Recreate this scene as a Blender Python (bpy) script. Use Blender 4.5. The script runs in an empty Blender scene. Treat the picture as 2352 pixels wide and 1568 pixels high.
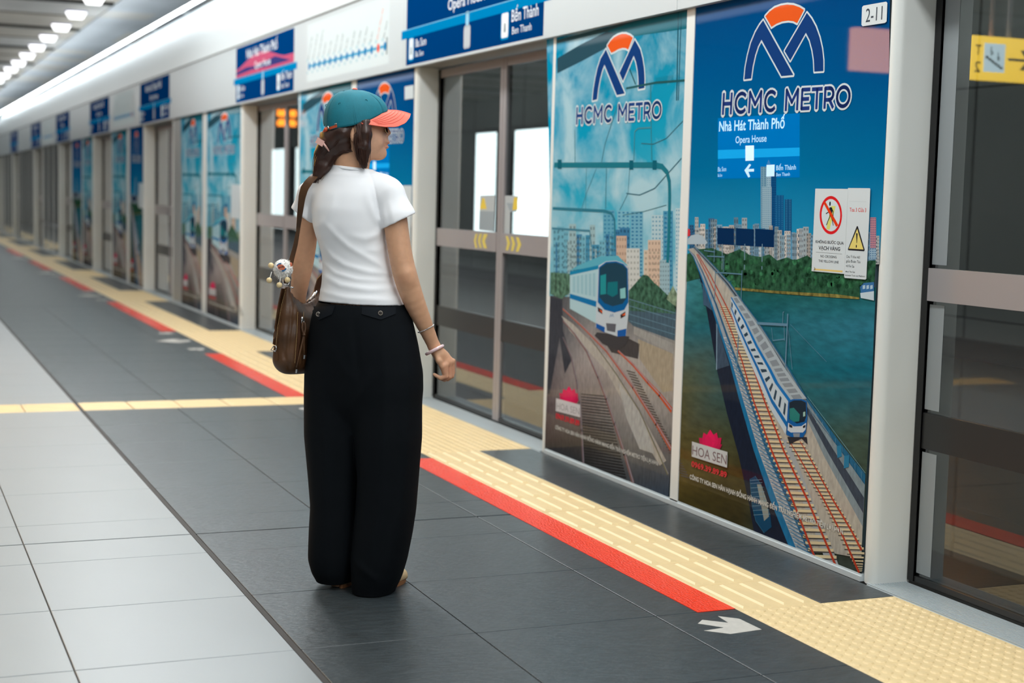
import bpy, bmesh, math, random
import numpy as np
from mathutils import Matrix, Vector
from mathutils.bvhtree import BVHTree
random.seed(7); rng = np.random.default_rng(7)
S = bpy.context.scene
COL = S.collection

# ------------------------------------------------------------------ camera
# platform runs along +Y, the screen-door wall stands at x = 3.06, floor z = 0
W, H = 2352, 1568
YAW, PITCH, ROLL, CAM_H, FPX = 0.398580647, 0.0941889945, 0.0258482263, 1.25794998, 3468.07
def axes():
    cy, sy, cp, sp = math.cos(YAW), math.sin(YAW), math.cos(PITCH), math.sin(PITCH)
    f = np.array([sy*cp, cy*cp, -sp]); r = np.array([cy, -sy, 0.0]); u = np.cross(r, f)
    cr, sr = math.cos(ROLL), math.sin(ROLL)
    return r*cr+u*sr, -r*sr+u*cr, f
AR, AU, AF = axes()
cd = bpy.data.cameras.new('camera'); cam = bpy.data.objects.new('camera', cd); COL.objects.link(cam)
M3 = Matrix([[AR[i], AU[i], -AF[i]] for i in range(3)])
cam.matrix_world = Matrix.Translation((0, 0, CAM_H)) @ M3.to_4x4()
cd.sensor_width = 36; cd.lens = 36*FPX/W; cd.clip_start = .05; cd.clip_end = 300
cd.dof.use_dof = True; cd.dof.focus_distance = 4.93; cd.dof.aperture_fstop = 2.6; cd.dof.aperture_blades = 0
S.camera = cam

# ------------------------------------------------------------------ world, lamps, exposure
wd = bpy.data.worlds.new('station'); S.world = wd; wd.use_nodes = True
wd.node_tree.nodes['Background'].inputs[0].default_value = (.78, .86, .9, 1)
wd.node_tree.nodes['Background'].inputs[1].default_value = .10
def strip_lamp(name, x, z, y0, y1, w, power, col=(.93, .98, 1), aim=(0, 0, -1)):
    l = bpy.data.lights.new(name, 'AREA'); l.shape = 'RECTANGLE'; l.size = w; l.size_y = y1-y0
    l.energy = power; l.color = col
    o = bpy.data.objects.new(name, l); COL.objects.link(o)
    o.location = (x, (y0+y1)/2, z)
    d = -Vector(aim).normalized(); yv = Vector((0, 1, 0)); xv = yv.cross(d).normalized(); yv = d.cross(xv)
    o.matrix_world = Matrix.Translation(o.location) @ Matrix((xv, yv, d)).transposed().to_4x4()
    return o
strip_lamp('unseen_strip_lamp', 1.75, 3.56, -3, 15.5, .4, 330)
strip_lamp('unseen_strip_lamp', -.3, 3.56, -3, 46, .4, 190)
strip_lamp('unseen_strip_lamp', -3.4, 3.56, -3, 46, .4, 230)
strip_lamp('tunnel_fill_lamp', 4.6, 3.5, -2, 60, .2, 210)  # added lamp that lifts the dark tunnel behind the glass
strip_lamp('unseen_strip_lamp', .5, 3.5, -3.6, .4, .5, 75, aim=(.25, .9, -1))  # added fill, tilted to brighten the woman's back
strip_lamp('ceiling_fill_lamp', 1.5, 3.2, -3, 15.5, .3, 60, aim=(0, 0, 1))  # added upward fill for the near ceiling
strip_lamp('ceiling_fill_lamp', -.3, 3.1, 6, 50, .3, 430, aim=(.35, 0, 1))  # another added uplight, brightens the far ceiling panels
vs = S.view_settings
vs.view_transform = 'Standard'; vs.look = 'None'; vs.gamma = 1; vs.use_curve_mapping = False; vs.exposure = 0.0
try:
    S.cycles.max_bounces = 8; S.cycles.diffuse_bounces = 3; S.cycles.glossy_bounces = 4
    S.cycles.transparent_max_bounces = 16; S.cycles.transmission_bounces = 4
    S.cycles.caustics_reflective = False; S.cycles.caustics_refractive = False
    S.cycles.sample_clamp_indirect = 4
except Exception: pass

# ------------------------------------------------------------------ helpers
def lin(c):
    if isinstance(c, str): c = tuple(int(c[i:i+2], 16) for i in (0, 2, 4))
    return tuple(((v/255)/12.92 if v/255 <= .04045 else ((v/255+.055)/1.055)**2.4) for v in c)
MATS = {}
def mat(name, col=(128, 128, 128), rough=.5, metal=0, emit=0, coat=0, spec=.5, attr=False, noise=None, bump=None, sheen=0, sss=0, coat_rough=.03):
    if name in MATS: return MATS[name]
    m = bpy.data.materials.new(name); m.use_nodes = True; nt = m.node_tree; N = nt.nodes; L = nt.links
    b = N['Principled BSDF']; c = (*lin(col), 1)
    b.inputs['Base Color'].default_value = c; b.inputs['Roughness'].default_value = rough
    b.inputs['Metallic'].default_value = metal; b.inputs['Specular IOR Level'].default_value = spec
    if coat: b.inputs['Coat Weight'].default_value = coat; b.inputs['Coat Roughness'].default_value = coat_rough
    if sheen: b.inputs['Sheen Weight'].default_value = sheen
    if sss:
        b.inputs['Subsurface Weight'].default_value = sss; b.inputs['Subsurface Radius'].default_value = (.012, .005, .003); b.inputs['Subsurface Scale'].default_value = 1
    src = None
    if attr:
        a = N.new('ShaderNodeVertexColor'); a.layer_name = 'Col'; src = a.outputs[0]
    tc = N.new('ShaderNodeTexCoord')
    if noise:      # (scale xyz, detail, amount dark..light multiplier)
        mp = N.new('ShaderNodeMapping'); mp.inputs['Scale'].default_value = noise[0]; L.new(tc.outputs['Object'], mp.inputs[0])
        n = N.new('ShaderNodeTexNoise'); n.inputs['Scale'].default_value = 1; n.inputs['Detail'].default_value = noise[1]; L.new(mp.outputs[0], n.inputs['Vector'])
        mr = N.new('ShaderNodeMapRange'); mr.inputs[1].default_value = .3; mr.inputs[2].default_value = .7
        mr.inputs[3].default_value = noise[2]; mr.inputs[4].default_value = noise[3]; L.new(n.outputs[0], mr.inputs[0])
        mx = N.new('ShaderNodeMix'); mx.data_type = 'RGBA'; mx.blend_type = 'MULTIPLY'; mx.inputs[0].default_value = 1
        if src: L.new(src, mx.inputs[6])
        else: mx.inputs[6].default_value = c
        L.new(mr.outputs[0], mx.inputs[7]); src = mx.outputs[2]
    if src: L.new(src, b.inputs['Base Color'])
    if emit:
        b.inputs['Emission Strength'].default_value = emit
        if src: L.new(src, b.inputs['Emission Color'])
        else: b.inputs['Emission Color'].default_value = c
    if bump:       # (scale xyz, detail, strength, distance)
        mp = N.new('ShaderNodeMapping'); mp.inputs['Scale'].default_value = bump[0]; L.new(tc.outputs['Object'], mp.inputs[0])
        n = N.new('ShaderNodeTexNoise'); n.inputs['Scale'].default_value = 1; n.inputs['Detail'].default_value = bump[1]; L.new(mp.outputs[0], n.inputs['Vector'])
        bp_ = N.new('ShaderNodeBump'); bp_.inputs['Strength'].default_value = bump[2]; bp_.inputs['Distance'].default_value = bump[3]
        L.new(n.outputs[0], bp_.inputs['Height']); L.new(bp_.outputs[0], b.inputs['Normal'])
    MATS[name] = m; return m
def glass_mat(name, tint=(.62, .66, .66), rough=.015):
    m = bpy.data.materials.new(name); m.use_nodes = True; nt = m.node_tree; N = nt.nodes; L = nt.links
    N.remove(N['Principled BSDF'])
    t = N.new('ShaderNodeBsdfTransparent'); t.inputs[0].default_value = (*tint, 1)
    g = N.new('ShaderNodeBsdfGlossy'); g.inputs['Roughness'].default_value = rough; g.inputs[0].default_value = (.95, .97, 1, 1)
    f = N.new('ShaderNodeFresnel'); f.inputs[0].default_value = 1.55
    ge = N.new('ShaderNodeNewGeometry'); ml = N.new('ShaderNodeMath'); ml.operation = 'MULTIPLY_ADD'; ml.inputs[1].default_value = -1.7; ml.inputs[2].default_value = 1.7; L.new(ge.outputs['Backfacing'], ml.inputs[0])
    m2 = N.new('ShaderNodeMath'); m2.operation = 'MULTIPLY'; m2.use_clamp = True; L.new(f.outputs[0], m2.inputs[0]); L.new(ml.outputs[0], m2.inputs[1])
    x = N.new('ShaderNodeMixShader'); L.new(m2.outputs[0], x.inputs[0]); L.new(t.outputs[0], x.inputs[1]); L.new(g.outputs[0], x.inputs[2])
    L.new(x.outputs[0], N['Material Output'].inputs[0]); MATS[name] = m; return m

def link(name, me, parent=None, loc=None):
    o = bpy.data.objects.new(name, me); COL.objects.link(o)
    if parent: o.parent = parent
    if loc is not None: o.location = loc
    return o
def mesh(name, v, f, mats, parent=None, smooth=False, loc=None, mi=None):
    me = bpy.data.meshes.new(name); me.from_pydata([tuple(map(float, p)) for p in v], [], [tuple(map(int, q)) for q in f])
    for m in (mats if isinstance(mats, (list, tuple)) else [mats]): me.materials.append(m)
    if mi is not None: me.polygons.foreach_set('material_index', mi)
    if smooth: me.polygons.foreach_set('use_smooth', [True]*len(me.polygons))
    me.update(); return link(name, me, parent, loc)
def tag(o, label, cat, group=None, kind=None):
    o['label'] = label; o['category'] = cat
    if group: o['group'] = group
    if kind: o['kind'] = kind
    return o
def thing(name, label, cat, loc=(0, 0, 0), group=None):
    o = bpy.data.objects.new(name, None); COL.objects.link(o); o.location = loc; o.empty_display_size = .1
    return tag(o, label, cat, group)
def struct(o, label=None):
    o['kind'] = 'structure'
    if label: o['label'] = label
    return o
def holder(name, label=None):
    o = bpy.data.objects.new(name, None); COL.objects.link(o); o.empty_display_size = .1
    return struct(o, label)
class MB:
    """collects boxes, prisms, tubes; build() links them as one mesh"""
    def __init__(s): s.v = []; s.f = []; s.m = []
    def add(s, v, f, mi=0):
        n = len(s.v); s.v += [tuple(p) for p in v]; s.f += [tuple(i+n for i in q) for q in f]; s.m += [mi]*len(f); return s
    def box(s, x0, x1, y0, y1, z0, z1, mi=0, bev=0):
        if bev:
            b = bev; v = []; 
            for z, i in ((z0, b), (z0+b, 0), (z1-b, 0), (z1, b)):
                v += [(x0+i, y0+i, z), (x1-i, y0+i, z), (x1-i, y1-i, z), (x0+i, y1-i, z)]
            f = [(3, 2, 1, 0), (12, 13, 14, 15)]
            for k in range(3):
                for j in range(4): a = k*4+j; c = k*4+(j+1) % 4; f.append((a, c, c+4, a+4))
            return s.add(v, f, mi)
        v = [(x0, y0, z0), (x1, y0, z0), (x1, y1, z0), (x0, y1, z0), (x0, y0, z1), (x1, y0, z1), (x1, y1, z1), (x0, y1, z1)]
        return s.add(v, [(3, 2, 1, 0), (4, 5, 6, 7), (0, 1, 5, 4), (1, 2, 6, 5), (2, 3, 7, 6), (3, 0, 4, 7)], mi)
    def prism_y(s, prof, y0, y1, mi=0, caps=True):
        """(x,z) outline, counter-clockwise seen from -Y, extruded along Y"""
        n = len(prof); v = [(x, y0, z) for x, z in prof]+[(x, y1, z) for x, z in prof]
        f = [(i, (i+1) % n, (i+1) % n+n, i+n) for i in range(n)]
        if caps: f += [tuple(range(n))[::-1], tuple(range(n, 2*n))]
        return s.add(v, f, mi)
    def prism_z(s, prof, z0, z1, mi=0):
        n = len(prof); v = [(x, y, z0) for x, y in prof]+[(x, y, z1) for x, y in prof]
        return s.add(v, [(i, (i+1) % n, (i+1) % n+n, i+n) for i in range(n)]+[tuple(range(n))[::-1], tuple(range(n, 2*n))], mi)
    def tube(s, pts, r, n=8, mi=0, closed=False):
        P = np.array(pts, float); m = len(P); rr = np.broadcast_to(r, (m,))
        T = np.gradient(P, axis=0) if not closed else np.roll(P, -1, 0)-np.roll(P, 1, 0)
        T /= np.linalg.norm(T, axis=1)[:, None]+1e-12
        up = np.array([0, 0, 1.]) if abs(T[0][2]) < .9 else np.array([1., 0, 0]); v = []
        a = np.cross(up, T[0]); a /= np.linalg.norm(a)
        for i in range(m):
            a = a-T[i]*(a@T[i]); a /= np.linalg.norm(a)+1e-12; b = np.cross(T[i], a)
            for k in range(n):
                t = 2*math.pi*k/n; v.append(P[i]+rr[i]*(math.cos(t)*a+math.sin(t)*b))
        f = []
        for i in range(m if closed else m-1):
            for k in range(n):
                j = (i+1) % m; f.append((i*n+k, i*n+(k+1) % n, j*n+(k+1) % n, j*n+k))
        if not closed: f += [tuple(range(n))[::-1], tuple(range((m-1)*n, m*n))]
        return s.add(v, f, mi)
    def ball(s, c, r, nu=14, nv=9, mi=0):
        rx = np.broadcast_to(r, (3,)); v = [(c[0], c[1], c[2]+rx[2])]; f = []
        for j in range(1, nv):
            t = math.pi*j/nv
            for i in range(nu):
                p = 2*math.pi*i/nu; v.append((c[0]+rx[0]*math.sin(t)*math.cos(p), c[1]+rx[1]*math.sin(t)*math.sin(p), c[2]+rx[2]*math.cos(t)))
        v.append((c[0], c[1], c[2]-rx[2])); e = len(v)-1
        for i in range(nu): f.append((0, 1+i, 1+(i+1) % nu)); f.append((e, e-nu+(i+1) % nu, e-nu+i))
        for j in range(nv-2):
            for i in range(nu): a = 1+j*nu+i; b = 1+j*nu+(i+1) % nu; f.append((a, a+nu, b+nu, b))
        return s.add(v, f, mi)
    def build(s, name, mats, parent=None, smooth=False, loc=None):
        return mesh(name, s.v, s.f, mats, parent, smooth, loc, s.m)
def auto_smooth(o, ang=40):
    me = o.data; me.polygons.foreach_set('use_smooth', [True]*len(me.polygons))
    try: me.set_sharp_from_angle(angle=math.radians(ang))
    except Exception: pass
    return o

# ------------------------------------------------------------------ materials
M_white_tile = mat('white_floor_tile', (154, 159, 161), .36, noise=((3, 3, 1), 3, .97, 1.0))
M_joint = mat('tile_joint', (112, 112, 108), .8)
M_dark_joint = mat('dark_joint', (58, 54, 52), .7)
M_granite = mat('dark_granite', (55, 62, 65), .38, noise=((14, 40, 1), 6, .72, 1.25), coat=.16, coat_rough=.2, bump=((30, 100, 1), 6, .75, .004))
M_yellow = mat('tactile_yellow', (232, 206, 156), .42, noise=((9, 9, 1), 3, .95, 1.03))
M_cream = mat('screen_frame_cream', (230, 232, 228), .38, noise=((2, 2, 1), 2, .97, 1.02))
M_fascia = mat('fascia_white', (200, 208, 211), .35)
M_alu = mat('aluminium', (196, 206, 210), .4, metal=.25)
M_steel = mat('door_rail_grey', (168, 162, 163), .38, metal=.3)
M_black = mat('black_rubber', (14, 14, 15), .5)
M_darkrail = mat('dark_push_bar', (38, 38, 38), .35)
M_glass = glass_mat('door_glass')
M_soffit = mat('soffit_grey', (150, 150, 146), .5)
M_tunnel = mat('tunnel_wall', (178, 178, 172), .7, noise=((.6, .6, .6), 4, .85, 1.1))
M_track = mat('track_bed', (52, 50, 46), .9)
M_lit = mat('lit_white', (255, 255, 255), .5, emit=2.2)
M_box = mat('lightbox_face', (240, 250, 252), .5, emit=5)
M_print = mat('print', attr=True, rough=.45, spec=0, coat=.22, coat_rough=.02)
M_ink = mat('ink', attr=True, rough=.6, spec=0)
M_glow = mat('display_glow', attr=True, rough=.4, emit=.3, spec=0)

# ------------------------------------------------------------------ flat print: polygons on a wall plane
def ray(px, py):
    d = AF*FPX+AR*(px-W/2)-AU*(py-H/2); return d
def wall_pt(p, x):
    d = ray(*p); k = x/d[0]; return d[1]*k, d[2]*k+CAM_H
class Print:
    """flat print on a plane of constant x: points come as (y, z); layers keep 0.12 mm apart"""
    def __init__(s, x, y0, px=None): s.x = x; s.y0 = y0; s.v = []; s.f = []; s.c = []; s.tr = px or (lambda p: p); s.up = 0
    def uv(s, p):
        y, z = wall_pt(s.tr(p), s.x); return (y-s.y0, z)
    def poly(s, pts, col, layer=1, raw=False):
        q = pts if raw else [s.uv(p) for p in pts]
        a = sum(q[i][0]*q[(i+1) % len(q)][1]-q[(i+1) % len(q)][0]*q[i][1] for i in range(len(q)))
        cols = col if isinstance(col, list) else [col]*len(q)
        if a > 0: q = q[::-1]; cols = cols[::-1]
        n = len(s.v); s.v += [(-(layer+s.up)*.00012, y, z) for y, z in q]; s.f.append(tuple(range(n, n+len(q)))); s.c += [lin(c) for c in cols]
    def grid(s, rows, layer=1):
        """rows of [(pt,colour)...] : gradient patch"""
        for r0, r1 in zip(rows, rows[1:]):
            for a, b, c, d in zip(r0, r0[1:], r1[1:], r1): s.poly([a[0], b[0], c[0], d[0]], [a[1], b[1], c[1], d[1]], layer)
    def stroke(s, pts, w, col, layer=1, closed=False, w1=None):
        q = np.array([s.uv(p) for p in pts]); n = len(q)
        sc = abs(s.uv(pts[0])[1]-s.uv((pts[0][0], pts[0][1]+10))[1])/10
        ws = np.linspace(w, w if w1 is None else w1, n)*sc/2
        for i in range(n if closed else n-1):
            a, b = q[i], q[(i+1) % n]; t = b-a; t /= np.linalg.norm(t)+1e-9; nn = np.array([-t[1], t[0]])
            wa, wb = ws[i], ws[(i+1) % n]; e = t*min(wa, wb)*.5
            s.poly([a-e+nn*wa, b+e+nn*wb, b+e-nn*wb, a-e-nn*wa], col, layer, raw=True)
    def disc(s, c, r, col, layer=1, n=24, ry=None):
        c0 = s.uv(c); sc = abs(s.uv((c[0], c[1]+10))[1]-c0[1])/10; rr = r*sc; rz = (ry or r)*sc
        s.poly([(c0[0]+rr*math.cos(t), c0[1]+rz*math.sin(t)) for t in np.linspace(0, 2*math.pi, n, endpoint=False)], col, layer, raw=True)
    def text(s, body, p0, p1, ptop, col, layer=4, bold=0., shear=0, raw=False):
        """p0 baseline start, p1 baseline end, ptop above p0: fits the word to that box"""
        a = p0 if raw else s.uv(p0); b = p1 if raw else s.uv(p1); t = ptop if raw else s.uv(ptop)
        me = text_mesh(body, bold); 
        if me is None: return
        v, f, wd_, hc = me
        sx = (b[0]-a[0])/wd_; sz = (t[1]-a[1])/hc; dz = (b[1]-a[1])/wd_
        n = len(s.v); s.v += [(-(layer+s.up)*.00012, a[0]+x*sx, a[1]+y*sz+x*dz) for x, y in v]
        flip = sx*sz > 0
        for q in f: q = [i+n for i in q]; s.f.append(tuple(q[::-1] if flip else q))
        s.c += [lin(col)]*len(v)
    def build(s, name, m, parent=None, loc=None):
        if not s.v: return None
        me = bpy.data.meshes.new(name); me.from_pydata(s.v, [], s.f); me.materials.append(m)
        ca = me.color_attributes.new('Col', 'FLOAT_COLOR', 'POINT')
        ca.data.foreach_set('color', np.concatenate([np.array(s.c), np.ones((len(s.c), 1))], 1).ravel().astype(np.float32))
        me.update(); return link(name, me, parent, loc)
_TX = {}
def text_mesh(body, bold=0.):
    k = (body, bold)
    if k in _TX: return _TX[k]
    cu = bpy.data.curves.new('lettering', 'FONT'); cu.body = body; cu.size = 1; cu.offset = bold; cu.resolution_u = 3
    o = bpy.data.objects.new('lettering', cu); COL.objects.link(o); dg = bpy.context.evaluated_depsgraph_get(); dg.update()
    me = bpy.data.meshes.new_from_object(o.evaluated_get(dg)); v = [(p.co.x, p.co.y) for p in me.vertices]; f = [list(p.vertices) for p in me.polygons]
    bpy.data.objects.remove(o); bpy.data.curves.remove(cu); bpy.data.meshes.remove(me)
    if not v: _TX[k] = None; return None
    x0 = min(p[0] for p in v); v = [(x-x0, y) for x, y in v]
    _TX[k] = (v, f, max(p[0] for p in v), .73); return _TX[k]

# ------------------------------------------------------------------ layout along the platform
XP, XD = 3.06, 3.20                       # plane of the fixed screens and of the sliding doors
ZT = 2.045                                # underside of the header
DOORS = [(2.07, 4.10), (6.85, 8.87), (11.70, 13.70), (17.20, 19.18), (22.0, 24.0), (26.8, 28.8), (31.7, 33.7), (37.1, 39.1), (42, 44), (46.9, 48.9), (51.8, 53.8)]
YEND = 56.0
# ------------------------------------------------------------------ floor
floor = holder('floor', 'platform floor of pale tiles, dark granite tiles and yellow tactile tiles')
b = MB(); b.box(-7, 3.05, -4, YEND, -.25, -.006); b.build('floor_slab', M_joint, floor)
b = MB(); b.box(-7, -1.345, -4, YEND, -.006, -.0005); b.box(-1.345, 1.048, 16.6, YEND, -.006, -.0005); b.box(-1.345, 1.048, -4, 2.18, -.006, -.0005); b.build('far_pale_floor', M_white_tile, floor)
b = MB(); b.box(1.067, 2.459, 16.6, YEND, -.006, -.0005); b.box(1.067, 2.459, -4, 2.18, -.006, -.0005); b.build('far_granite_floor', M_granite, floor)
b = MB(); b.box(1.049, 1.066, -4, YEND, -.006, -.0012); b.build('floor_joint_strip', M_dark_joint, floor)
_cache = {}
def tile(name, x0, x1, y0, y1, m, kind='flat', gap=.002):
    """one floor tile; alike tiles share mesh data"""
    x0 += gap; x1 -= gap; y0 += gap; y1 -= gap
    k = (kind, m.name, round(x1-x0, 3), round(y1-y0, 3))
    if k not in _cache:
        w, d = x1-x0, y1-y0; b = MB()
        v = [(0, 0, -.006), (w, 0, -.006), (w, d, -.006), (0, d, -.006), (0, 0, -.001), (w, 0, -.001), (w, d, -.001), (0, d, -.001)]
        e = .0015; v += [(e, e, 0), (w-e, e, 0), (w-e, d-e, 0), (e, d-e, 0)]
        f = [(8, 9, 10, 11)]+[(i, (i+1) % 4, (i+1) % 4+4, i+4) for i in range(4)]+[(4+i, 4+(i+1) % 4, 8+(i+1) % 4, 8+i) for i in range(4)]
        b.add(v, f)
        if kind in ('bars_y', 'bars_x'):
            n = 4
            for i in range(n):
                L_, Wd = (d, w) if kind == 'bars_y' else (w, d)
                c = Wd*(i+.5)/n; h0, h1, z = .016, .009, .005; a0, a1 = .014, L_-.014
                q = [(c-h0, a0, 0), (c+h0, a0, 0), (c+h0, a1, 0), (c-h0, a1, 0), (c-h1, a0+.01, z), (c+h1, a0+.01, z), (c+h1, a1-.01, z), (c-h1, a1-.01, z)]
                if kind == 'bars_x': q = [(p[1], Wd-p[0], p[2]) for p in q]
                b.add(q, [(4, 5, 6, 7), (0, 1, 5, 4), (1, 2, 6, 5), (2, 3, 7, 6), (3, 0, 4, 7)])
        if kind == 'domes':
            nx = max(1, round(w/.0425)); ny = max(1, round(d/.0425))
            for i in range(nx):
                for j in range(ny):
                    cx, cy = w*(i+.5)/nx, d*(j+.5)/ny; q = []; 
                    for rr, z in ((.0165, 0), (.0135, .0024), (.007, .0036)):
                        q += [(cx+rr*math.cos(t*math.pi/4), cy+rr*math.sin(t*math.pi/4), z) for t in range(8)]
                    f2 = [(r*8+t, r*8+(t+1) % 8, r*8+8+(t+1) % 8, r*8+8+t) for r in (0, 1) for t in range(8)]+[tuple(range(16, 24))]
                    b.add(q, f2)
        o = b.build(name, m, floor, loc=(x0, y0, 0)); _cache[k] = o.data; return o
    return link(name, _cache[k], floor, (x0, y0, 0))
rows = [2.185, 2.785, 3.385, 3.985, 4.585, 5.185, 5.481]; rows2 = [5.489, 5.785]+[5.785+.6*k for k in range(1, 19)]
spans = list(zip(rows, rows[1:]))+list(zip(rows2, rows2[1:]))
CROSS = (8.76, 9.085)
for a, c in spans:
    parts = [(a, c)]
    if a < CROSS[0] < c: parts = [(a, CROSS[0])]
    elif CROSS[0] <= a and c <= CROSS[1]: continue
    elif a < CROSS[1] < c: parts = [(CROSS[1], c)]
    if a < CROSS[0] and c > CROSS[1]: parts = [(a, CROSS[0]), (CROSS[1], c)]
    for p, q in parts:
        if q-p < .02: continue
        for x0, x1 in ((-1.34, -.74), (-.74, -.14), (-.14, .46), (.46, 1.049)): tile('pale_tile', x0, x1, p, q, M_white_tile)
        for x0, x1 in ((1.066, 1.588), (1.588, 2.178), (2.178, 2.46)): tile('granite_tile', x0, x1, p, q, M_granite)
for i in range(14):
    x0 = 2.46-.3*(i+1)+.0
    if x0 > 1.066-.3 and x0 < 1.049: continue
for x0 in [2.46-.2787*(k+1) for k in range(5)]: tile('guide_tile', x0, x0+.2787, CROSS[0], CROSS[1], M_yellow, 'bars_x', .0025)
for x0 in [1.049-.3*(k+1) for k in range(8)]: tile('guide_tile', x0, x0+.3, CROSS[0], CROSS[1], M_yellow, 'bars_x', .0025)
# tactile strip and granite strip beside the screens
for k, (d0, d1) in enumerate(DOORS):
    ya, yb = d0+.09, d0+1.89
    nxt = DOORS[k+1][0]+.09 if k+1 < len(DOORS) else YEND
    if yb < 25:
        for j in range(6):
            y = ya+.3*j
            tile('dome_tile', 2.46, 2.76, y, y+.3, M_yellow, 'domes', .0006); tile('dome_tile', 2.76, 3.044, y+.0, y+.3, M_yellow, 'domes', .0006)
        segs = [(yb, nxt)]
        if k == 0: segs = [(yb, 5.485), (5.489, nxt)]
        for s0, s1 in segs:
            n = round((s1-s0)/.3)
            for j in range(n): y = s0+(s1-s0)*j/n; tile('bar_tile', 2.46, 2.76, y, y+(s1-s0)/n, M_yellow, 'bars_y', .0012)
            n = max(1, round((s1-s0)/.75))
            for j in range(n): y = s0+(s1-s0)*j/n; tile('granite_tile', 2.76, 3.046, y, y+(s1-s0)/n, M_granite)
    else:
        o = MB().box(2.461, 2.76, ya, nxt-.002, -.006, .002).build('far_tactile_strip', M_yellow, floor)
        MB().box(2.76, 3.045, ya, yb, -.006, .002).build('far_tactile_patch', M_yellow, floor)
        MB().box(2.762, 3.045, yb, nxt, -.006, 0).build('far_granite_strip', M_granite, floor)
MB().box(2.46, 3.045, -4, 2.155, -.006, 0).build('near_granite_strip', M_granite, floor)
# aluminium sills in front of the doors
for k, (d0, d1) in enumerate(DOORS):
    b = MB(); b.box(3.048, 3.205, d0, d1+.02, -.02, -.003)
    for j in range(15): x = 3.052+.0098*j; b.box(x, x+.0055, d0, d1+.02, -.003, .003)
    b.build('ribbed_sill', M_alu, floor)

# ------------------------------------------------------------------ ceiling
ceil = holder('ceiling', 'grey metal panel ceiling with dark slots')
ZC = 3.6
M_ceil = [mat('ceiling_panel_'+n, c, .6, noise=((1.2, .7, 1), 3, .8, 1.1)) for n, c in (('warm', (214, 206, 194)), ('grey', (220, 218, 214)), ('cool', (208, 214, 220)))]
M_slot = mat('ceiling_slot', (16, 15, 14), .8); M_tan = mat('ceiling_tan_joint', (120, 108, 92), .6)
b = MB(); b.box(-7, 6.7, -4, YEND, ZC+.02, ZC+.1); b.build('ceiling_slab', M_slot, ceil)
yk = [19.98-1.767*12+1.767*k for k in range(0, 34)]
for k in range(len(yk)-1):
    y0, y1 = yk[k]+(.03 if k % 2 else .07), yk[k+1]-(.07 if k % 2 else .03)
    for j, (x0, x1) in enumerate(((-7, -4.5), (-4.5, -2), (-2, .4), (.4, 2.82))):
        MB().box(x0+.006, x1-.006, y0, y1, ZC, ZC+.018).build('ceiling_panel', M_ceil[0 if (j+k) % 3 else 1], ceil)
    for x0, x1 in ((2.83, 3.5), (3.5, 4.6), (4.6, 5.7), (5.7, 6.7)):
        for y2, y3 in ((yk[k], yk[k]+.88), (yk[k]+.885, yk[k+1])):
            MB().box(x0+.004, x1-.004, y2+.003, y3-.003, ZC, ZC+.018).build('ceiling_panel', M_ceil[random.choice((1, 2, 2))], ceil)
    if k % 2: MB().box(-7, 2.66, yk[k]-.04, yk[k]+.04, ZC-.012, ZC+.019).build('ceiling_joint', M_tan, ceil)
    else: MB().box(-7, 2.80, yk[k]-.06, yk[k]+.06, ZC-.03, ZC+.019).build('ceiling_slot', M_slot, ceil)

# ------------------------------------------------------------------ enclosing walls
M_wall = mat('station_wall', (120, 122, 122), .6, noise=((.5, .5, .5), 3, .9, 1.05))
struct(MB().box(-7.2, -7, -4, YEND, -.25, 3.7).build('wall_left', M_wall), 'grey station wall across the platform')
struct(MB().box(-7.2, 7, -4.2, -4, -1.3, 3.7).build('wall_back', M_wall), 'grey end wall behind the viewer')
struct(MB().box(-7.2, 7, YEND, YEND+.2, -1.3, 3.7).build('wall_end', M_wall), 'grey end wall at the far end of the platform')
tun = holder('wall_track', 'grey panelled tunnel wall behind the glass doors'); tbed = holder('trim_4', 'dark track bed with two rails behind the glass doors')
XT = 6.6
b = MB(); b.box(XT+.03, XT+.2, -4, YEND, -1.3, 3.7); b.build('tunnel_wall_backing', M_black, tun)
for k in range(40):
    y = -4+1.5*k
    for z0, z1 in ((-1.2, .55), (.56, 2.05), (2.06, 3.6)):
        MB().box(XT, XT+.03, y+.012, y+1.488, z0, z1).build('tunnel_panel', M_tunnel, tun)
b = MB(); b.box(3.3, XT, -4, YEND, -1.3, -1.05); b.box(3.05, 3.3, -4, YEND, -1.3, -.03); b.build('track_floor', M_track, tbed)
for x in (4.3, 5.5):
    MB().box(x-.035, x+.035, -4, YEND, -1.05, -.9).build('rail', mat('rail_steel', (110, 105, 100), .4, metal=.8), tbed)
MB().box(XT-.12, XT, -4, YEND, .30, .42).build('cable_duct', mat('cable_duct', (60, 60, 58), .6), tbed)

# ------------------------------------------------------------------ header, cove and soffit
hd = holder('trim_1', 'white sign band running along the top of the platform screen doors')
XH = 3.03
ys = [-2, 2.9, 5.545, 9.05, 11.62, 14.0, 17.1, 19.5, 22.0, 24.3, 26.7, 29.2, 31.6, 34, 36.9, 39.3, 42, 45, 48, 51, YEND]
for y0, y1 in zip(ys, ys[1:]):
    MB().box(XH, XH+.03, y0+.002, y1-.002, ZT, 2.565).build('fascia_panel', M_fascia, hd)
MB().box(XH+.03, 3.45, -2, YEND, ZT+.002, ZT+.03).build('soffit', M_soffit, hd)
MB().box(XH-.004, XH+.03, -2, YEND, 2.566, 2.578).build('shadow_joint', M_joint, hd)
cv = holder('trim_2', 'glossy white curved bulkhead above the sign band with a bright lamp along its top')
pr = [(XH+.002+.10*t**2.0, 2.58+.575*t) for t in np.linspace(0, 1, 14)]
prof = pr+[(x+.03, z) for x, z in pr[::-1]]
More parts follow.
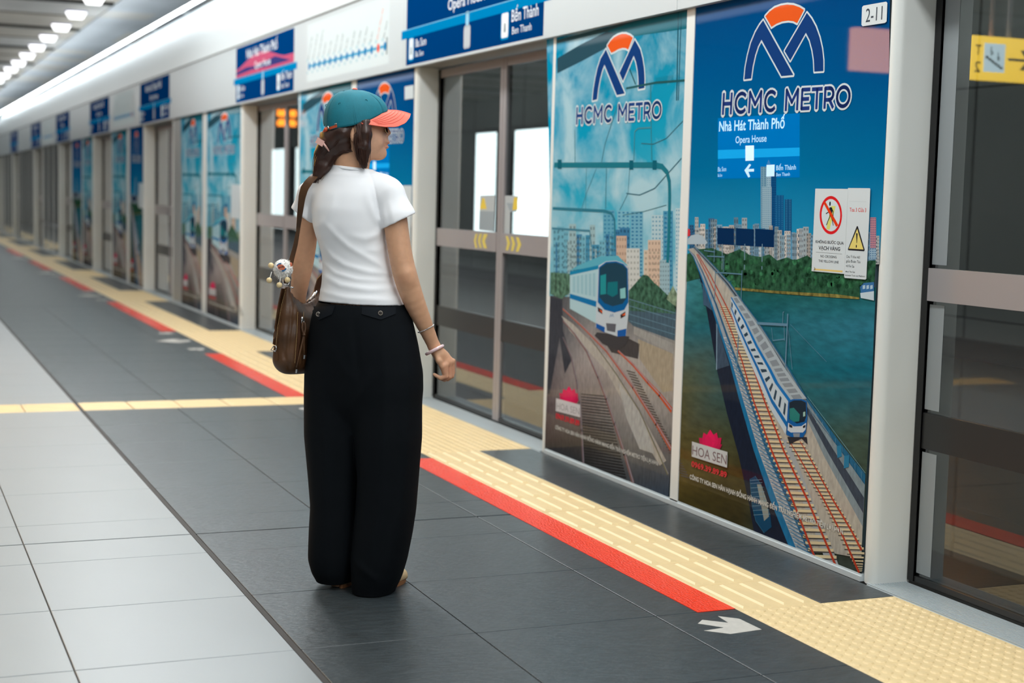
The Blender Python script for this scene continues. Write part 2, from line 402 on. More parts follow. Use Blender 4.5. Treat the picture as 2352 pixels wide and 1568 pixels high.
b = MB(); b.prism_y(prof, -2, YEND); auto_smooth(b.build('bulkhead_skin', mat('bulkhead_white', (228, 235, 237), .3), cv), 30)
b = MB(); b.prism_y([(2.985+.018*math.cos(a), 3.150+.018*math.sin(a)) for a in np.linspace(0, 2*math.pi, 10, endpoint=False)], -2, YEND); b.build('lamp_tube', mat('tube_lamp', (240, 250, 255), .5, emit=17), cv)
b = MB()
for k in range(30): y = -1.5+2.0*k; b.box(2.975, 3.10, y-.01, y+.01, 3.143, 3.155)
o = b.build('tube_brackets', M_fascia, cv); o['kind'] = 'stuff'

# ------------------------------------------------------------------ fixed screens
wr = holder('trim_3', 'cream steel frames of the fixed platform screens')
def rounded_post(y0, y1, far, w=.016):
    """end post of a screen bay: front lip plus the reveal towards the door, one rounded corner"""
    ye = y0 if far else y1; sg = 1 if far else -1; r = .03
    pts = [(XP+.005, ye+sg*.055)]
    for t in np.linspace(0, math.pi/2, 7): pts.append((XP+r-r*math.cos(t)-.006, ye+sg*(r-r*math.sin(t))))
    pts += [(XD+.01, ye), (XD+.01, ye+sg*.03), (XP+.06, ye+sg*.055)]
    return pts
bays = []
for k, (d0, d1) in enumerate(DOORS[:-1]):
    y0, y1 = d1, DOORS[k+1][0]
    bays.append((y0, y1))
    for yy, far in ((y0, True), (y1, False)):
        b = MB(); b.prism_z(rounded_post(yy, yy, far)[::(-1 if far else 1)], 0, ZT); bmo = b.build('end_post', M_cream, wr); auto_smooth(bmo, 35)
        bm = bmesh.new(); bm.from_mesh(bmo.data); bmesh.ops.recalc_face_normals(bm, faces=bm.faces); bm.to_mesh(bmo.data); bm.free()
    MB().box(XP-.012, XP+.05, y0+.055, y1-.055, 0, .018).build('bottom_rail', M_fascia, wr)
    MB().box(XP-.004, XP+.05, y0+.055, y1-.055, .018, .024).build('rail_edge', M_alu, wr)
    MB().box(XP+.01, XP+.06, y0+.05, y1-.05, 2.03, ZT).build('top_rail', M_black, wr)
    n0, n1 = (.012, .012)
DIV = {0: (5.44, 5.505), 1: (10.14, 10.25), 2: (15.29, 15.49), 3: (20.34, 20.56), 4: (25.29, 25.38)}
for k, (a, c) in DIV.items():
    MB().box(XP-.004, XP+.05, a, c, .0, ZT, bev=.003).build('divider_post', M_cream, wr)
M_emer = mat('emergency_panel', (168, 170, 168), .4, metal=.3)
MB().box(XP, XP+.04, 16.66, 17.14, .03, 2.03).build('blank_panel', M_emer, wr)
# far bays carry plain dark glass
for k in (5, 6, 7, 8, 9):
    y0, y1 = bays[k]; n = 3
    for j in range(n):
        a, c = y0+.07+(y1-y0-.14)*j/n, y0+.07+(y1-y0-.14)*(j+1)/n
        MB().box(XP+.012, XP+.022, a+.02, c-.02, .03, 2.03).build('glass_panel', M_glass, wr)
        MB().box(XP, XP+.04, c-.02, c+.02, 0, ZT).build('divider_post', M_cream, wr)

# ------------------------------------------------------------------ sliding door leaves
ORD = ['out of view at the right edge', 'behind the woman\'s right hand', 'left of the woman\'s bag', 'third from the woman going left', 'fourth from the woman going left', 'fifth from the woman going left', 'sixth from the woman going left', 'seventh from the woman', 'eighth from the woman', 'ninth from the woman', 'last at the far end']
def door_leaf(y0, y1, meet_low, label):
    """one glass leaf; meet_low: the meeting stile is at its low-Y side"""
    t = thing('sliding_door_leaf', label, 'door', (XD, (y0+y1)/2, 0), 'platform sliding door leaves')
    w = (y1-y0)/2; x0, x1 = 0, .035
    b = MB(); sm, so = .042, .03
    a, c = (-w, -w+sm) if meet_low else (-w, -w+so)
    b.box(x0, x1, a, c, .012, ZT-.01)
    a2, c2 = (w-so, w) if meet_low else (w-sm, w)
    b.box(x0, x1, a2, c2, .012, ZT-.01); b.box(x0+.002, x1, c, a2, ZT-.06, ZT-.01)
    b.build('leaf_frame', M_steel, t)
    MB().box(x0+.002, x1, c, a2, .012, .03).build('bottom_edge', M_darkrail, t)
    if meet_low: MB().box(x0-.003, x1, w-.03, w+.0, .012, ZT-.01).build('rubber_seal', M_black, t)
    else: MB().box(x0-.003, x1, -w, -w+.03, .012, ZT-.01).build('rubber_seal', M_black, t)
    for z0, z1 in ((1.066, ZT-.06), (.585, .958), (.03, .465)):
        MB().box(x0+.010, x0+.020, c, a2, z0, z1).build('glass_pane', M_glass, t)
    MB().box(x0-.004, x1, c, a2, .958, 1.066).build('mid_rail', M_steel, t)
    MB().box(x0+.004, x1, c, a2, .465, .585).build('lower_rail', M_darkrail, t)
    return t
leaves = {}
for k, (d0, d1) in enumerate(DOORS):
    m = (d0+d1)/2-.045
    leaves[k] = (door_leaf(d0+.005, m-.002, False, 'near glass leaf of the platform door %s' % ORD[k]),
                 door_leaf(m+.002, d1-.005, True, 'far glass leaf of the platform door %s' % ORD[k]))
# frit dots along the pane edges of the nearest door (dotted grey border)
M_frit = mat('frit_print', (150, 156, 158), .6)
for z0, z1 in ((1.066, ZT-.06), (.585, .958), (.03, .465)):
    t = leaves[0][1]; w = (DOORS[0][1]-.005-((DOORS[0][0]+DOORS[0][1])/2-.043))/2
    MB().box(.0085, .0095, w-.105, w-.031, z0+.012, z1-.012).build('frit_border', M_frit, t)

# ------------------------------------------------------------------ track-side lightboxes seen through the doors
def lightbox(y0, y1, z0, z1, label):
    t = thing('advert_lightbox', label, 'lightbox', (6.36, (y0+y1)/2, z0), 'lightboxes on the tunnel wall')
    w = (y1-y0)/2
    MB().box(0, .1, -w-.02, w+.02, -.02, z1-z0+.02).build('casing', mat('lightbox_casing', (90, 92, 94), .5), t)
    MB().box(.1, .236, -w*.8, w*.8, .3, .5).build('wall_bracket', M_darkrail, t)
    MB().box(-.012, 0, -w, w, 0, z1-z0, bev=.006).build('lit_face', M_box, t)
def at_x(px, py, x): d = ray(px, py); k = x/d[0]; return d[1]*k
for p0, p1, z0, z1, lb in ((1092, 1136, .86, 1.99, 'white lightbox seen through the left glass leaf beside the woman\'s hand'), (1181, 1290, .86, 1.99, 'wide white lightbox seen through the right glass leaf beside the woman\'s hand'),
                           (625, 660, .66, 2.0, 'white lightbox seen through the door left of the shoulder strap'), (679, 700, .66, 2.0, 'narrow white lightbox just left of the woman\'s ponytail')):
    ya, yb = at_x(p1, 420, 6.35), at_x(p0, 420, 6.35); lightbox(ya, yb, z0, z1, lb)

# ------------------------------------------------------------------ station signs on the header
def textv(P, body, o, ex, ez, col, layer=4, bold=0.):
    v, f, wd_, hc = text_mesh(body, bold); n = len(P.v)
    P.v += [(-layer*.00012, o[0]+x*ex[0]+y*ez[0], o[1]+x*ex[1]+y*ez[1]) for x, y in v]
    for q in f: P.f.append(tuple(i+n for i in q))
    P.c += [lin(col)]*len(v)
NAVY, BAND = (0, 58, 116), (0, 126, 184)
SIGN_LB = ['navy station sign above the door at the right edge, out of frame', 'large navy station sign with light blue band above the door behind the woman\'s hand',
 'navy station sign with pink wave, just left of the woman\'s cap', 'third station sign from the right, beside a plain grey fascia', 'fourth station sign from the right along the header', 'fifth station sign from the right, small and blurred',
 'sixth station sign from the right, very small', 'seventh station sign from the right, at the left picture edge']
def rect(P, w, s0, s1, f0, f1, col, layer, z0=2.06, z1=2.55):
    P.poly([(-s0*w, z1-f0*(z1-z0)), (-s1*w, z1-f0*(z1-z0)), (-s1*w, z1-f1*(z1-z0)), (-s0*w, z1-f1*(z1-z0))], col, layer, raw=True)
def rrect_pts(s0, s1, t0, t1, r, n=5):
    pts = []
    for cx, cz, a in ((s1-r, t1-r, 0), (s0+r, t1-r, 90), (s0+r, t0+r, 180), (s1-r, t0+r, 270)):
        for k in range(n): t = math.radians(a+90*k/(n-1)); pts.append((cx+r*math.cos(t), cz+r*math.sin(t)))
    return pts
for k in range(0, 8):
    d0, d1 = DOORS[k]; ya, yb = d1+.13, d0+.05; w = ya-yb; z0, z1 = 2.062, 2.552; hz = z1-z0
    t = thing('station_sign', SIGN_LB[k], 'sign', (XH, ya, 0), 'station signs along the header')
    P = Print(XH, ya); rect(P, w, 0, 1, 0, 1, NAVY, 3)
    if k == 2:  # pink reflection painted onto this sign as flat polygons
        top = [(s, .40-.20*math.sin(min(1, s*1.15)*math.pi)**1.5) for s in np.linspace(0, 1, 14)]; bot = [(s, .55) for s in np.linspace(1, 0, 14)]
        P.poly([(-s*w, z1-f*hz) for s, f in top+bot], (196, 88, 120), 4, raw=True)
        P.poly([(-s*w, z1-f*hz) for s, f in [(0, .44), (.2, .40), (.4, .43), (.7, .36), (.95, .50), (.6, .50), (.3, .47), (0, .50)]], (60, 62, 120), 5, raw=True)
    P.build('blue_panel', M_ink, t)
    P = Print(XH, ya); rect(P, w, -.045, 1.045, .555, .665, BAND, 6); rect(P, w, -.045, 1.045, .552, .562, (120, 190, 225), 7); P.build('line_band', M_ink, t)
    if k == 0: continue
    P = Print(XH, ya); Wt = (232, 238, 245)
    P.text('Nhà Hát Thành Phố', (-.20*w, z1-.25*hz), (-.74*w, z1-.25*hz), (-.20*w, z1-.08*hz), Wt, 8, .012, raw=True)
    P.text('Opera House', (-.35*w, z1-.47*hz), (-.63*w, z1-.47*hz), (-.35*w, z1-.34*hz), Wt, 8, .008, raw=True)
    P.text('Ba Son', (-.085*w, z1-.80*hz), (-.175*w, z1-.80*hz), (-.085*w, z1-.70*hz), Wt, 8, .008, raw=True)
    P.text('Ba Son', (-.085*w, z1-.92*hz), (-.155*w, z1-.92*hz), (-.085*w, z1-.85*hz), Wt, 8, .004, raw=True)
    P.text('Bến Thành', (-.805*w, z1-.79*hz), (-.97*w, z1-.79*hz), (-.805*w, z1-.66*hz), Wt, 8, .008, raw=True)
    P.text('Ben Thanh', (-.81*w, z1-.92*hz), (-.93*w, z1-.92*hz), (-.81*w, z1-.84*hz), Wt, 8, .004, raw=True)
    P.build('lettering', M_ink, t)
    for s0, s1, f0, f1, c0, c1, tx in ((.022, .07, .66, .96, BAND, (225, 235, 240), ''), (.735, .79, .655, .96, BAND, (232, 238, 240), ''), (.475, .525, .70, .96, (176, 182, 190), (190, 196, 202), '')):
        P = Print(XH, ya); P.poly(rrect_pts(-s1*w, -s0*w, z1-f1*hz, z1-f0*hz, .02), c0, 7, raw=True); e = .011
        P.poly(rrect_pts(-s1*w+e, -s0*w-e, z1-f1*hz+e, z1-f0*hz-e, .014), c1, 8, raw=True)
        if c0 == BAND: P.poly([(-(s0+s1)/2*w-.012, z1-f1*hz+.04), (-(s0+s1)/2*w+.012, z1-f1*hz+.04), (-(s0+s1)/2*w+.008, z1-f1*hz+.085), (-(s0+s1)/2*w-.008, z1-f1*hz+.085)], (120, 136, 146), 9, raw=True)
        if tx: P.text(tx, (-s0*w-.022, z1-f1*hz+.05), (-s1*w+.022, z1-f1*hz+.05), (-s0*w-.02, z1-f1*hz+.1), (90, 110, 125), 9, raw=True)
        P.build('station_marker', M_ink, t)
    P = Print(XH, ya); P.poly(rrect_pts(-.512*w, -.488*w, z1-.70*hz, z1-.545*hz, .01), (150, 200, 225), 7, raw=True)
    P.build('line_pip', M_ink, t)
STN = ['Bến xe Suối Tiên', 'Đại học Quốc gia', 'Khu Công nghệ cao', 'Thủ Đức', 'Bình Thái', 'Phước Long', 'Rạch Chiếc', 'An Phú', 'Thảo Điền', 'Tân Cảng', 'Văn Thánh', 'Ba Son', 'Nhà Hát Thành Phố', 'Bến Thành']
for (ya, yb), lb in (((11.35, 9.35), 'white line map panel with a row of blue station dots, above the woman\'s cap'), ((21.6, 19.8), 'far blurred line map panel between two station signs'), ((31.2, 29.4), 'farthest line map panel near the left edge')):
    w = ya-yb; t = thing('line_map', lb, 'map', (XH, ya, 0), 'line maps on the header')
    P = Print(XH, ya); P.poly([(-.0, 2.10), (-w, 2.10), (-w, 2.53), (0, 2.53)], (216, 226, 228), 1, raw=True); P.build('map_panel', M_ink, t)
    P = Print(XH, ya); zl = 2.215
    for i in range(14):
        y = -(.03+.93*i/13)*w; c = BAND if i != 12 else (235, 90, 70)
        P.poly([(y+.028*math.cos(a), zl+.030*math.sin(a)) for a in np.linspace(0, 2*math.pi, 12, endpoint=False)], c, 5, raw=True)
        if i < 13: P.poly(rrect_pts(y-.93*w/13+.03, y-.03, zl-.010, zl+.010, .008), (90, 170, 205), 4, raw=True)
        for sgn in (-1, 1):
            P.poly([(y+.05+.022*math.cos(a), zl+sgn*.045+.012*math.sin(a)) for a in np.linspace(0, 2*math.pi, 10, endpoint=False)], (178, 208, 216), 3, raw=True)
    P.poly([(-w*.985-.0, zl-.055), (-w*.975, zl-.055), (-w*.975, zl+.055), (-w*.985, zl+.055)], (110, 120, 122), 6, raw=True)
    P.build('station_dots', M_ink, t)
    P = Print(XH, ya)
    for i in range(14):
        y = -(.03+.93*i/13)*w; a = math.radians(58); L_ = .028
        textv(P, STN[i], (y+.02, zl+.05), (-math.cos(a)*L_, math.sin(a)*L_), (math.sin(a)*L_, math.cos(a)*L_), (235, 120, 100) if i == 12 else (96, 110, 114), 5, .012)
    P.build('station_names', M_ink, t)

# ------------------------------------------------------------------ posters
def crop(ox, oy, s): return lambda p: (ox+p[0]/s, oy+p[1]/s)
M_cloud = None
def cloud_mat():
    m = mat('print_sky', attr=True, rough=.45, spec=0, coat=.22, coat_rough=.02); nt = m.node_tree; N = nt.nodes; L = nt.links
    b = N['Principled BSDF']; tc = [n for n in N if n.type == 'TEX_COORD'][0]; vc = [n for n in N if n.type == 'VERTEX_COLOR'][0]
    mp = N.new('ShaderNodeMapping'); mp.inputs['Scale'].default_value = (1, 2.2, 2.8); L.new(tc.outputs['Object'], mp.inputs[0])
    n = N.new('ShaderNodeTexNoise'); n.inputs['Scale'].default_value = 1.15; n.inputs['Detail'].default_value = 7; n.inputs['Roughness'].default_value = .52; n.inputs['Distortion'].default_value = .35; L.new(mp.outputs[0], n.inputs['Vector'])
    r = N.new('ShaderNodeValToRGB'); r.color_ramp.elements[0].position = .44; r.color_ramp.elements[0].color = (0, 0, 0, 1); r.color_ramp.elements[1].position = .64; r.color_ramp.elements[1].color = (.85, .85, .85, 1); L.new(n.outputs[0], r.inputs[0])
    mx = N.new('ShaderNodeMix'); mx.data_type = 'RGBA'; L.new(r.outputs[0], mx.inputs[0]); L.new(vc.outputs[0], mx.inputs[6]); mx.inputs[7].default_value = (*lin((178, 208, 216)), 1); L.new(mx.outputs[2], b.inputs['Base Color']); return m
M_cloud = cloud_mat()
M_leaf = mat('print_foliage', attr=True, rough=.45, spec=0, coat=.22, coat_rough=.02, noise=((1, 38, 38), 6, .35, 1.75))
M_water = mat('print_water', attr=True, rough=.45, spec=0, coat=.22, coat_rough=.02, noise=((1, 12, 45), 5, .8, 1.25))
M_stone = mat('print_stone', attr=True, rough=.45, spec=0, coat=.22, coat_rough=.02, noise=((1, 60, 25), 5, .82, 1.15))
NAVYL, OR, WH = (24, 62, 122), (232, 92, 36), (205, 216, 220)
def fill_stroke(P, pts, col, wout, layer):
    P.stroke(pts, wout, WH, layer, closed=True); P.poly(pts, col, layer+2)
    for q in pts: P.disc(q, wout/2, WH, layer, 10)
def metro_logo(P, wout):
    A = [(557, 635), (566, 540), (585, 440), (610, 345), (645, 260), (680, 200), (708, 163), (950, 600), (855, 609), (695, 318), (668, 370), (645, 440), (625, 530), (612, 628)]
    B = [(1058, 103), (1095, 150), (1130, 215), (1160, 300), (1180, 390), (1190, 480), (1190, 568), (1118, 573), (1114, 480), (1102, 400), (1080, 320), (1050, 262), (925, 485), (880, 408)]
    O = [(725, 130), (760, 92), (800, 62), (850, 44), (900, 36), (950, 40), (1000, 58), (1035, 80), (980, 186), (950, 170), (910, 165), (860, 172), (815, 190), (775, 216)]
    for q, c in ((A, NAVYL), (B, NAVYL), (O, OR)): fill_stroke(P, q, c, wout, 5)
def wordmark(P, p0, p1, top, w, col, layer):
    """HCMC METRO drawn letter by letter with round-cornered strokes; p0..p1 baseline, top above p0"""
    arc = lambda cx, cy, rx, ry, a0, a1, n=16: [(cx+rx*math.cos(math.radians(a)), cy+ry*math.sin(math.radians(a))) for a in np.linspace(a0, a1, n)]
    G = {'H': (.74, [[(.09, 0), (.09, 1)], [(.65, 0), (.65, 1)], [(.09, .5), (.65, .5)]]), 'C': (.86, [arc(.5, .5, .41, .47, 48, 312)]), 'M': (.98, [[(.09, 0), (.09, 1), (.49, .38), (.89, 1), (.89, 0)]]),
         'E': (.66, [[(.62, .97), (.09, .97), (.09, .03), (.62, .03)], [(.09, .5), (.56, .5)]]), 'T': (.72, [[(.02, .96), (.70, .96)], [(.36, .96), (.36, 0)]]),
         'R': (.76, [[(.09, 0), (.09, .97), (.38, .97)]+arc(.40, .68, .27, .29, 90, -90, 10)+[(.09, .39)], [(.42, .39), (.68, 0)]]), 'O': (1.0, [arc(.5, .5, .44, .48, 0, 360, 28)]), ' ': (.38, [])}
    gap = .13; tot = sum(G[c][0]+gap for c in 'HCMC METRO')-gap; x = 0
    for c in 'HCMC METRO':
        for st in G[c][1]:
            q = [(p0[0]+(p1[0]-p0[0])*(x+u)/tot+(top[0]-p0[0])*v, p0[1]+(p1[1]-p0[1])*(x+u)/tot+(top[1]-p0[1])*v) for u, v in st]
            P.stroke(q, w, col, layer if layer > 7 else 15)
            if layer < 7:
                for e in q: P.disc(e, w/2, col, 15, 10)
            else:
                for e in q[1:-1]: P.disc(e, w/2.1, col, layer, 8)
        x += G[c][0]+gap
def lotus(P, c, s):
    for a, L_ in ((-70, .75), (70, .75), (-45, .95), (45, .95), (-22, 1.05), (22, 1.05), (0, 1.15)):
        r = math.radians(a); ux, uy = math.sin(r), -math.cos(r); px, py = -uy, ux; pts = []
        for t in np.linspace(0, 1, 8): pts.append((c[0]+ux*s*L_*t+px*s*.3*math.sin(math.pi*t**.8), c[1]+uy*s*L_*t+py*s*.3*math.sin(math.pi*t**.8)))
        for t in np.linspace(1, 0, 8)[1:-1]: pts.append((c[0]+ux*s*L_*t-px*s*.3*math.sin(math.pi*t**.8), c[1]+uy*s*L_*t-py*s*.3*math.sin(math.pi*t**.8)))
        sh = 1-.25*abs(a)/70; P.poly(pts, (int(205*sh+20), 30, int(84*sh+10)), 12-int(abs(a)/24))
def lerp(a, b, t): return tuple(a[i]+(b[i]-a[i])*t for i in range(len(a)))
def poly_at(pl, t):
    """point at parameter t of a polyline measured by its y"""
    ys_ = [p[1] for p in pl]; y = ys_[0]+(ys_[-1]-ys_[0])*t; return (float(np.interp(y, ys_, [p[0] for p in pl])), y)

YR0 = 5.437; YL0 = 6.822
def poster_backing(t, w, h0=.026, h1=2.04):
    MB().box(.003, .02, -w, 0, h0, h1).build('poster_panel', mat('poster_board', (70, 90, 100), .5), t)

def build_poster_viaduct():
    y0 = YR0; w = YR0-4.172; objs = []
    t = thing('advert_poster', 'blue metro poster with elevated train over the river, on the panel nearest the camera', 'poster', (XP, y0, 0), 'metro posters on the fixed screens'); poster_backing(t, w)
    # sky
    P = Print(XP, y0)
    P.grid([[((1590, 0), (0, 66, 122)), ((1800, -40), (0, 66, 126)), ((2045, -80), (0, 62, 120))], [((1590, 180), (0, 84, 140)), ((1800, 170), (0, 84, 142)), ((2042, 160), (0, 78, 136))],
            [((1580, 400), (0, 108, 156)), ((1800, 400), (0, 112, 160)), ((2030, 400), (0, 108, 156))], [((1575, 600), (40, 150, 190)), ((1800, 600), (40, 150, 190)), ((2020, 600), (36, 146, 186))]], 1)
    P.build('sky_print', M_print, t)
    # water
    P = Print(XP, y0)
    P.grid([[((1578, 640), (60, 130, 140)), ((1700, 640), (40, 96, 84)), ((1850, 650), (34, 90, 84)), ((2012, 660), (28, 92, 92))], [((1572, 760), (40, 100, 110)), ((1700, 745), (20, 92, 108)), ((1850, 745), (40, 108, 124)), ((2008, 745), (46, 116, 136))],
            [((1568, 870), (78, 84, 60)), ((1700, 850), (30, 84, 92)), ((1850, 850), (14, 96, 112)), ((2004, 850), (12, 96, 116))], [((1562, 1000), (84, 78, 44)), ((1700, 1000), (60, 70, 50)), ((1850, 1000), (52, 84, 76)), ((1996, 1000), (62, 80, 70))],
            [((1560, 1090), (92, 78, 36)), ((1700, 1090), (70, 62, 32)), ((1850, 1090), (60, 80, 70)), ((1990, 1090), (58, 72, 60))], [((1556, 1165), (64, 56, 20)), ((1700, 1240), (46, 42, 22)), ((1850, 1290), (50, 60, 52)), ((1978, 1330), (50, 60, 56))]], 2)
    P.build('water_print', M_water, t)
    # skyline
    P = Print(XP, y0); C = crop(1550, 400, 3.484); P.tr = C
    cnt = [0]
    def tower(x0, x1, yt, yb, c, wc=None, nx=3, ny=10, lay=3):
        cnt[0] += 1; lay += .012*cnt[0]
        P.poly([(x0, yt), (x1, yt), (x1, yb), (x0, yb)], c, lay)
        if wc:
            for i in range(nx):
                for j in range(ny):
                    a = x0+(x1-x0)*(i+.25)/nx; b2 = x0+(x1-x0)*(i+.75)/nx; u = yt+(yb-yt)*(j+.25)/ny; v = yt+(yb-yt)*(j+.7)/ny; P.poly([(a, u), (b2, u), (b2, v), (a, v)], wc, lay+1)
    tower(688, 735, -60, 430, (120, 158, 176), (70, 116, 150), 2, 34); tower(735, 770, -75, 430, (150, 180, 196), (96, 140, 170), 2, 30); tower(772, 812, -20, 490, (18, 78, 128), (10, 60, 110), 3, 26, 3)
    P.poly([(735, -75), (752, -120), (768, -75)], (130, 166, 186), 3)
    tower(800, 872, 168, 500, (20, 84, 134), (40, 112, 158), 3, 22); tower(880, 936, 200, 520, (24, 80, 126), (50, 116, 156), 2, 24)
    tower(700, 775, 100, 440, (150, 178, 192), (96, 140, 166), 5, 22, 4)
    for i in range(60):
        x = 110+i*25.5+random.uniform(-9, 9); hgt = random.uniform(90, 200) if 160 < x < 640 else random.uniform(60, 150); wdt = random.uniform(28, 60)
        yb = 640 if x > 700 else 520+.15*x; yt = 400+max(0, (x-700)*.06)+random.uniform(0, 80) if x > 700 else 340+random.uniform(0, 120)
        g = random.uniform(.75, 1); c = random.choice([(190, 206, 214), (150, 180, 198), (206, 212, 212), (120, 162, 190), (204, 200, 194), (56, 108, 150), (90, 140, 172)]); c = tuple(int(v*g) for v in c)
        tower(x, x+wdt, yt, yb+80, c, tuple(int(v*.72) for v in c), random.choice((2, 3)), random.choice((5, 7, 9)), 5)
    tower(1565, 1612, 345, 600, (186, 130, 140), (100, 96, 130), 3, 14, 7); tower(1560, 1614, 590, 680, (150, 178, 196), (70, 110, 150), 3, 5, 7)
    P.poly([(104, 520), (130, 490), (180, 478), (225, 492), (262, 545), (250, 560), (104, 560)], (170, 186, 196), 8); P.poly([(104, 435), (122, 440), (124, 490), (104, 500)], (206, 50, 56), 8)
    for a, b2 in ((342, 475), (490, 635), (645, 796)): 
        P.poly([(a, 428+.02*(a-342)), (b2, 428+.04*(b2-342)), (b2, 560+.055*(b2-342)), (a, 560+.055*(a-342))], (10, 44, 84), 9)
    for x in (383, 562, 702): P.stroke([(x, 560), (x-3, 760)], 12, (110, 140, 156), 11)
    P.build('skyline_print', M_print, t)
    P = Print(XP, y0); P.tr = C
    band = [(100, 640), (180, 600), (300, 590), (420, 640), (520, 600), (610, 650), (690, 660), (760, 640), (820, 690), (900, 665), (960, 690), (1060, 650), (1110, 680), (1250, 760), (1400, 760), (1560, 690), (1612, 690), (1600, 860), (1480, 880), (1480, 990), (1300, 970), (1000, 950), (800, 940), (500, 915), (480, 860), (300, 800), (95, 860)]
    P.poly(band, (42, 80, 58), 10)
    for i in range(150):
        x = random.uniform(320, 1580); y = random.uniform(690, 900); r = random.uniform(16, 46); g = random.uniform(.7, 1.35); P.disc((x, y), r, (int(40*g), int(82*g), int(56*g)), 11+i % 3, 7, r*.7)
    P.poly([(480, 905), (800, 932), (1000, 944), (1300, 960), (1480, 985), (1480, 1000), (1250, 985), (900, 960), (480, 925)], (120, 112, 60), 14)
    P.build('riverbank_print', M_leaf, t)
    # viaduct
    P = Print(XP, y0); P.up = 11; P.tr = crop(0, 0, 1); c2 = crop(1550, 400, 3.484); c3 = crop(1550, 800, 2.904)
    Lo = [c2((105, 600)), c2((150, 660)), c2((200, 790)), c2((290, 1040)), c2((370, 1290)), c2((440, 1500)), c3((430, 330)), c3((530, 680)), c3((640, 1010)), c3((760, 1310))]
    Li = [c2((112, 600)), c2((165, 650)), c2((235, 790)), c2((340, 1040)), c2((430, 1290)), c2((520, 1530)), c3((520, 330)), c3((640, 680)), c3((790, 1010)), c3((945, 1385))]
    Ro = [c2((170, 580)), c2((270, 680)), c2((450, 870)), c2((560, 1030)), c2((690, 1200)), c2((900, 1520)), c3((880, 320)), c3((1100, 620)), c3((1275, 840)), c3((1262, 1060))]
    Ri = [c2((150, 590)), c2((240, 690)), c2((400, 870)), c2((520, 1030)), c2((640, 1200)), c2((840, 1520)), c3((850, 400)), c3((1000, 720)), c3((1255, 1185)), c3((1248, 1400))]
    sh = [c2((170, 700)), c2((220, 900)), c2((260, 1100)), c3((285, 150)), c3((350, 430)), c3((430, 720)), c3((500, 1050)), c3((530, 1220))]
    P.poly(sh+[c3((760, 1310)), c3((640, 1010)), c3((530, 680)), c3((430, 330)), c2((440, 1500)), c2((370, 1290)), c2((290, 1040)), c2((200, 790))], (26, 34, 52), 4)
    P.poly([c2((180, 830)), c2((225, 890)), c2((232, 1050)), c2((250, 1050)), c2((300, 1090)), c2((270, 920))], (60, 86, 110), 6)
    P.poly([c2((330, 1170)), c2((345, 1560)), c2((440, 1530)), c2((360, 1260))], (58, 76, 96), 6); P.stroke([c2((340, 1200)), c2((338, 1560))], 4, (120, 150, 170), 7)
    n = len(Lo)
    for i in range(n-1):
        P.poly([Lo[i], Lo[i+1], Ri[i+1], Ri[i]], (172, 168, 158), 6)
        P.poly([Ri[i], Ri[i+1], Ro[i+1], Ro[i]], (126, 142, 150), 7)
        a0, a1 = lerp(Lo[i], Li[i], .28), lerp(Lo[i+1], Li[i+1], .28); P.poly([Lo[i], Lo[i+1], a1, a0], (30, 112, 160), 9)
        e0, e1 = lerp(Lo[i], Li[i], .72), lerp(Lo[i+1], Li[i+1], .72); P.poly([a0, a1, e1, e0], (150, 160, 168), 8)
        P.poly([e0, e1, Li[i+1], Li[i]], (44, 92, 128), 8)
        b0, b1 = lerp(Ri[i], Ro[i], .25), lerp(Ri[i+1], Ro[i+1], .25); c0, c1 = lerp(Ri[i], Ro[i], .55), lerp(Ri[i+1], Ro[i+1], .55); P.poly([b0, b1, c1, c0], (60, 70, 84), 8)
        P.poly([lerp(Ri[i], Ro[i], .8), lerp(Ri[i+1], Ro[i+1], .8), Ro[i+1], Ro[i]], (36, 96, 132), 8)
    P.build('bridge_print', M_stone, t)
    P = Print(XP, y0); P.up = 11; P.tr = crop(0, 0, 1)
    for j in range(46):                                   # lattice railing on the near parapet
        u = .3+.7*j/46; a = poly_at(Lo, u); b2 = poly_at(Li, min(1, u+.018)); P.stroke([lerp(a, b2, .35), lerp(a, b2, .95)], 2.2, (60, 120, 160), 12); b3 = poly_at(Li, max(0, u-.012)); P.stroke([lerp(a, b3, .3), lerp(a, b3, .7)], 1.6, (210, 214, 214), 11)
    rails = [[c2((180, 640)), c2((260, 800)), c2((370, 1040)), c2((470, 1290)), c2((545, 1500)), c3((530, 350)), c3((650, 680)), c3((790, 1010)), c3((935, 1385))],
             [c2((190, 640)), c2((285, 800)), c2((410, 1040)), c2((530, 1290)), c2((615, 1500)), c3((595, 330)), c3((730, 680)), c3((890, 1010)), c3((1075, 1440))],
             [c3((770, 620)), c3((830, 720)), c3((1000, 1010)), c3((1130, 1260)), c3((1232, 1490))], [c3((840, 620)), c3((900, 720)), c3((1060, 1010)), c3((1180, 1210)), c3((1248, 1340))]]
    for q, wd_ in ((0, 1), (2, 3)):
        L0, L1 = rails[q], rails[wd_]
        ya_, yb_ = L0[0][1], L0[-1][1]; y = ya_+120 if q == 0 else ya_; 
        while y < yb_:
            xs = float(np.interp(y, [p[1] for p in L0], [p[0] for p in L0])); xe = float(np.interp(y, [p[1] for p in L1], [p[0] for p in L1])); sc = (xe-xs)
            hh = sc*.20; P.poly([(xs-sc*.22, y-hh*.4), (xe+sc*.28, y-hh*.1), (xe+sc*.28, y+hh*.75), (xs-sc*.22, y+hh*.5)], (214, 198, 160), 12)
            P.poly([(xs-sc*.30, y+hh*.5), (xe+sc*.30, y+hh*.75), (xe+sc*.34, y+hh*1.15), (xs-sc*.30, y+hh*.9)], (74, 72, 72), 11)
            y += sc*.40
    for L_ in rails: P.stroke(L_, 2.2, (176, 62, 40), 14, w1=7)
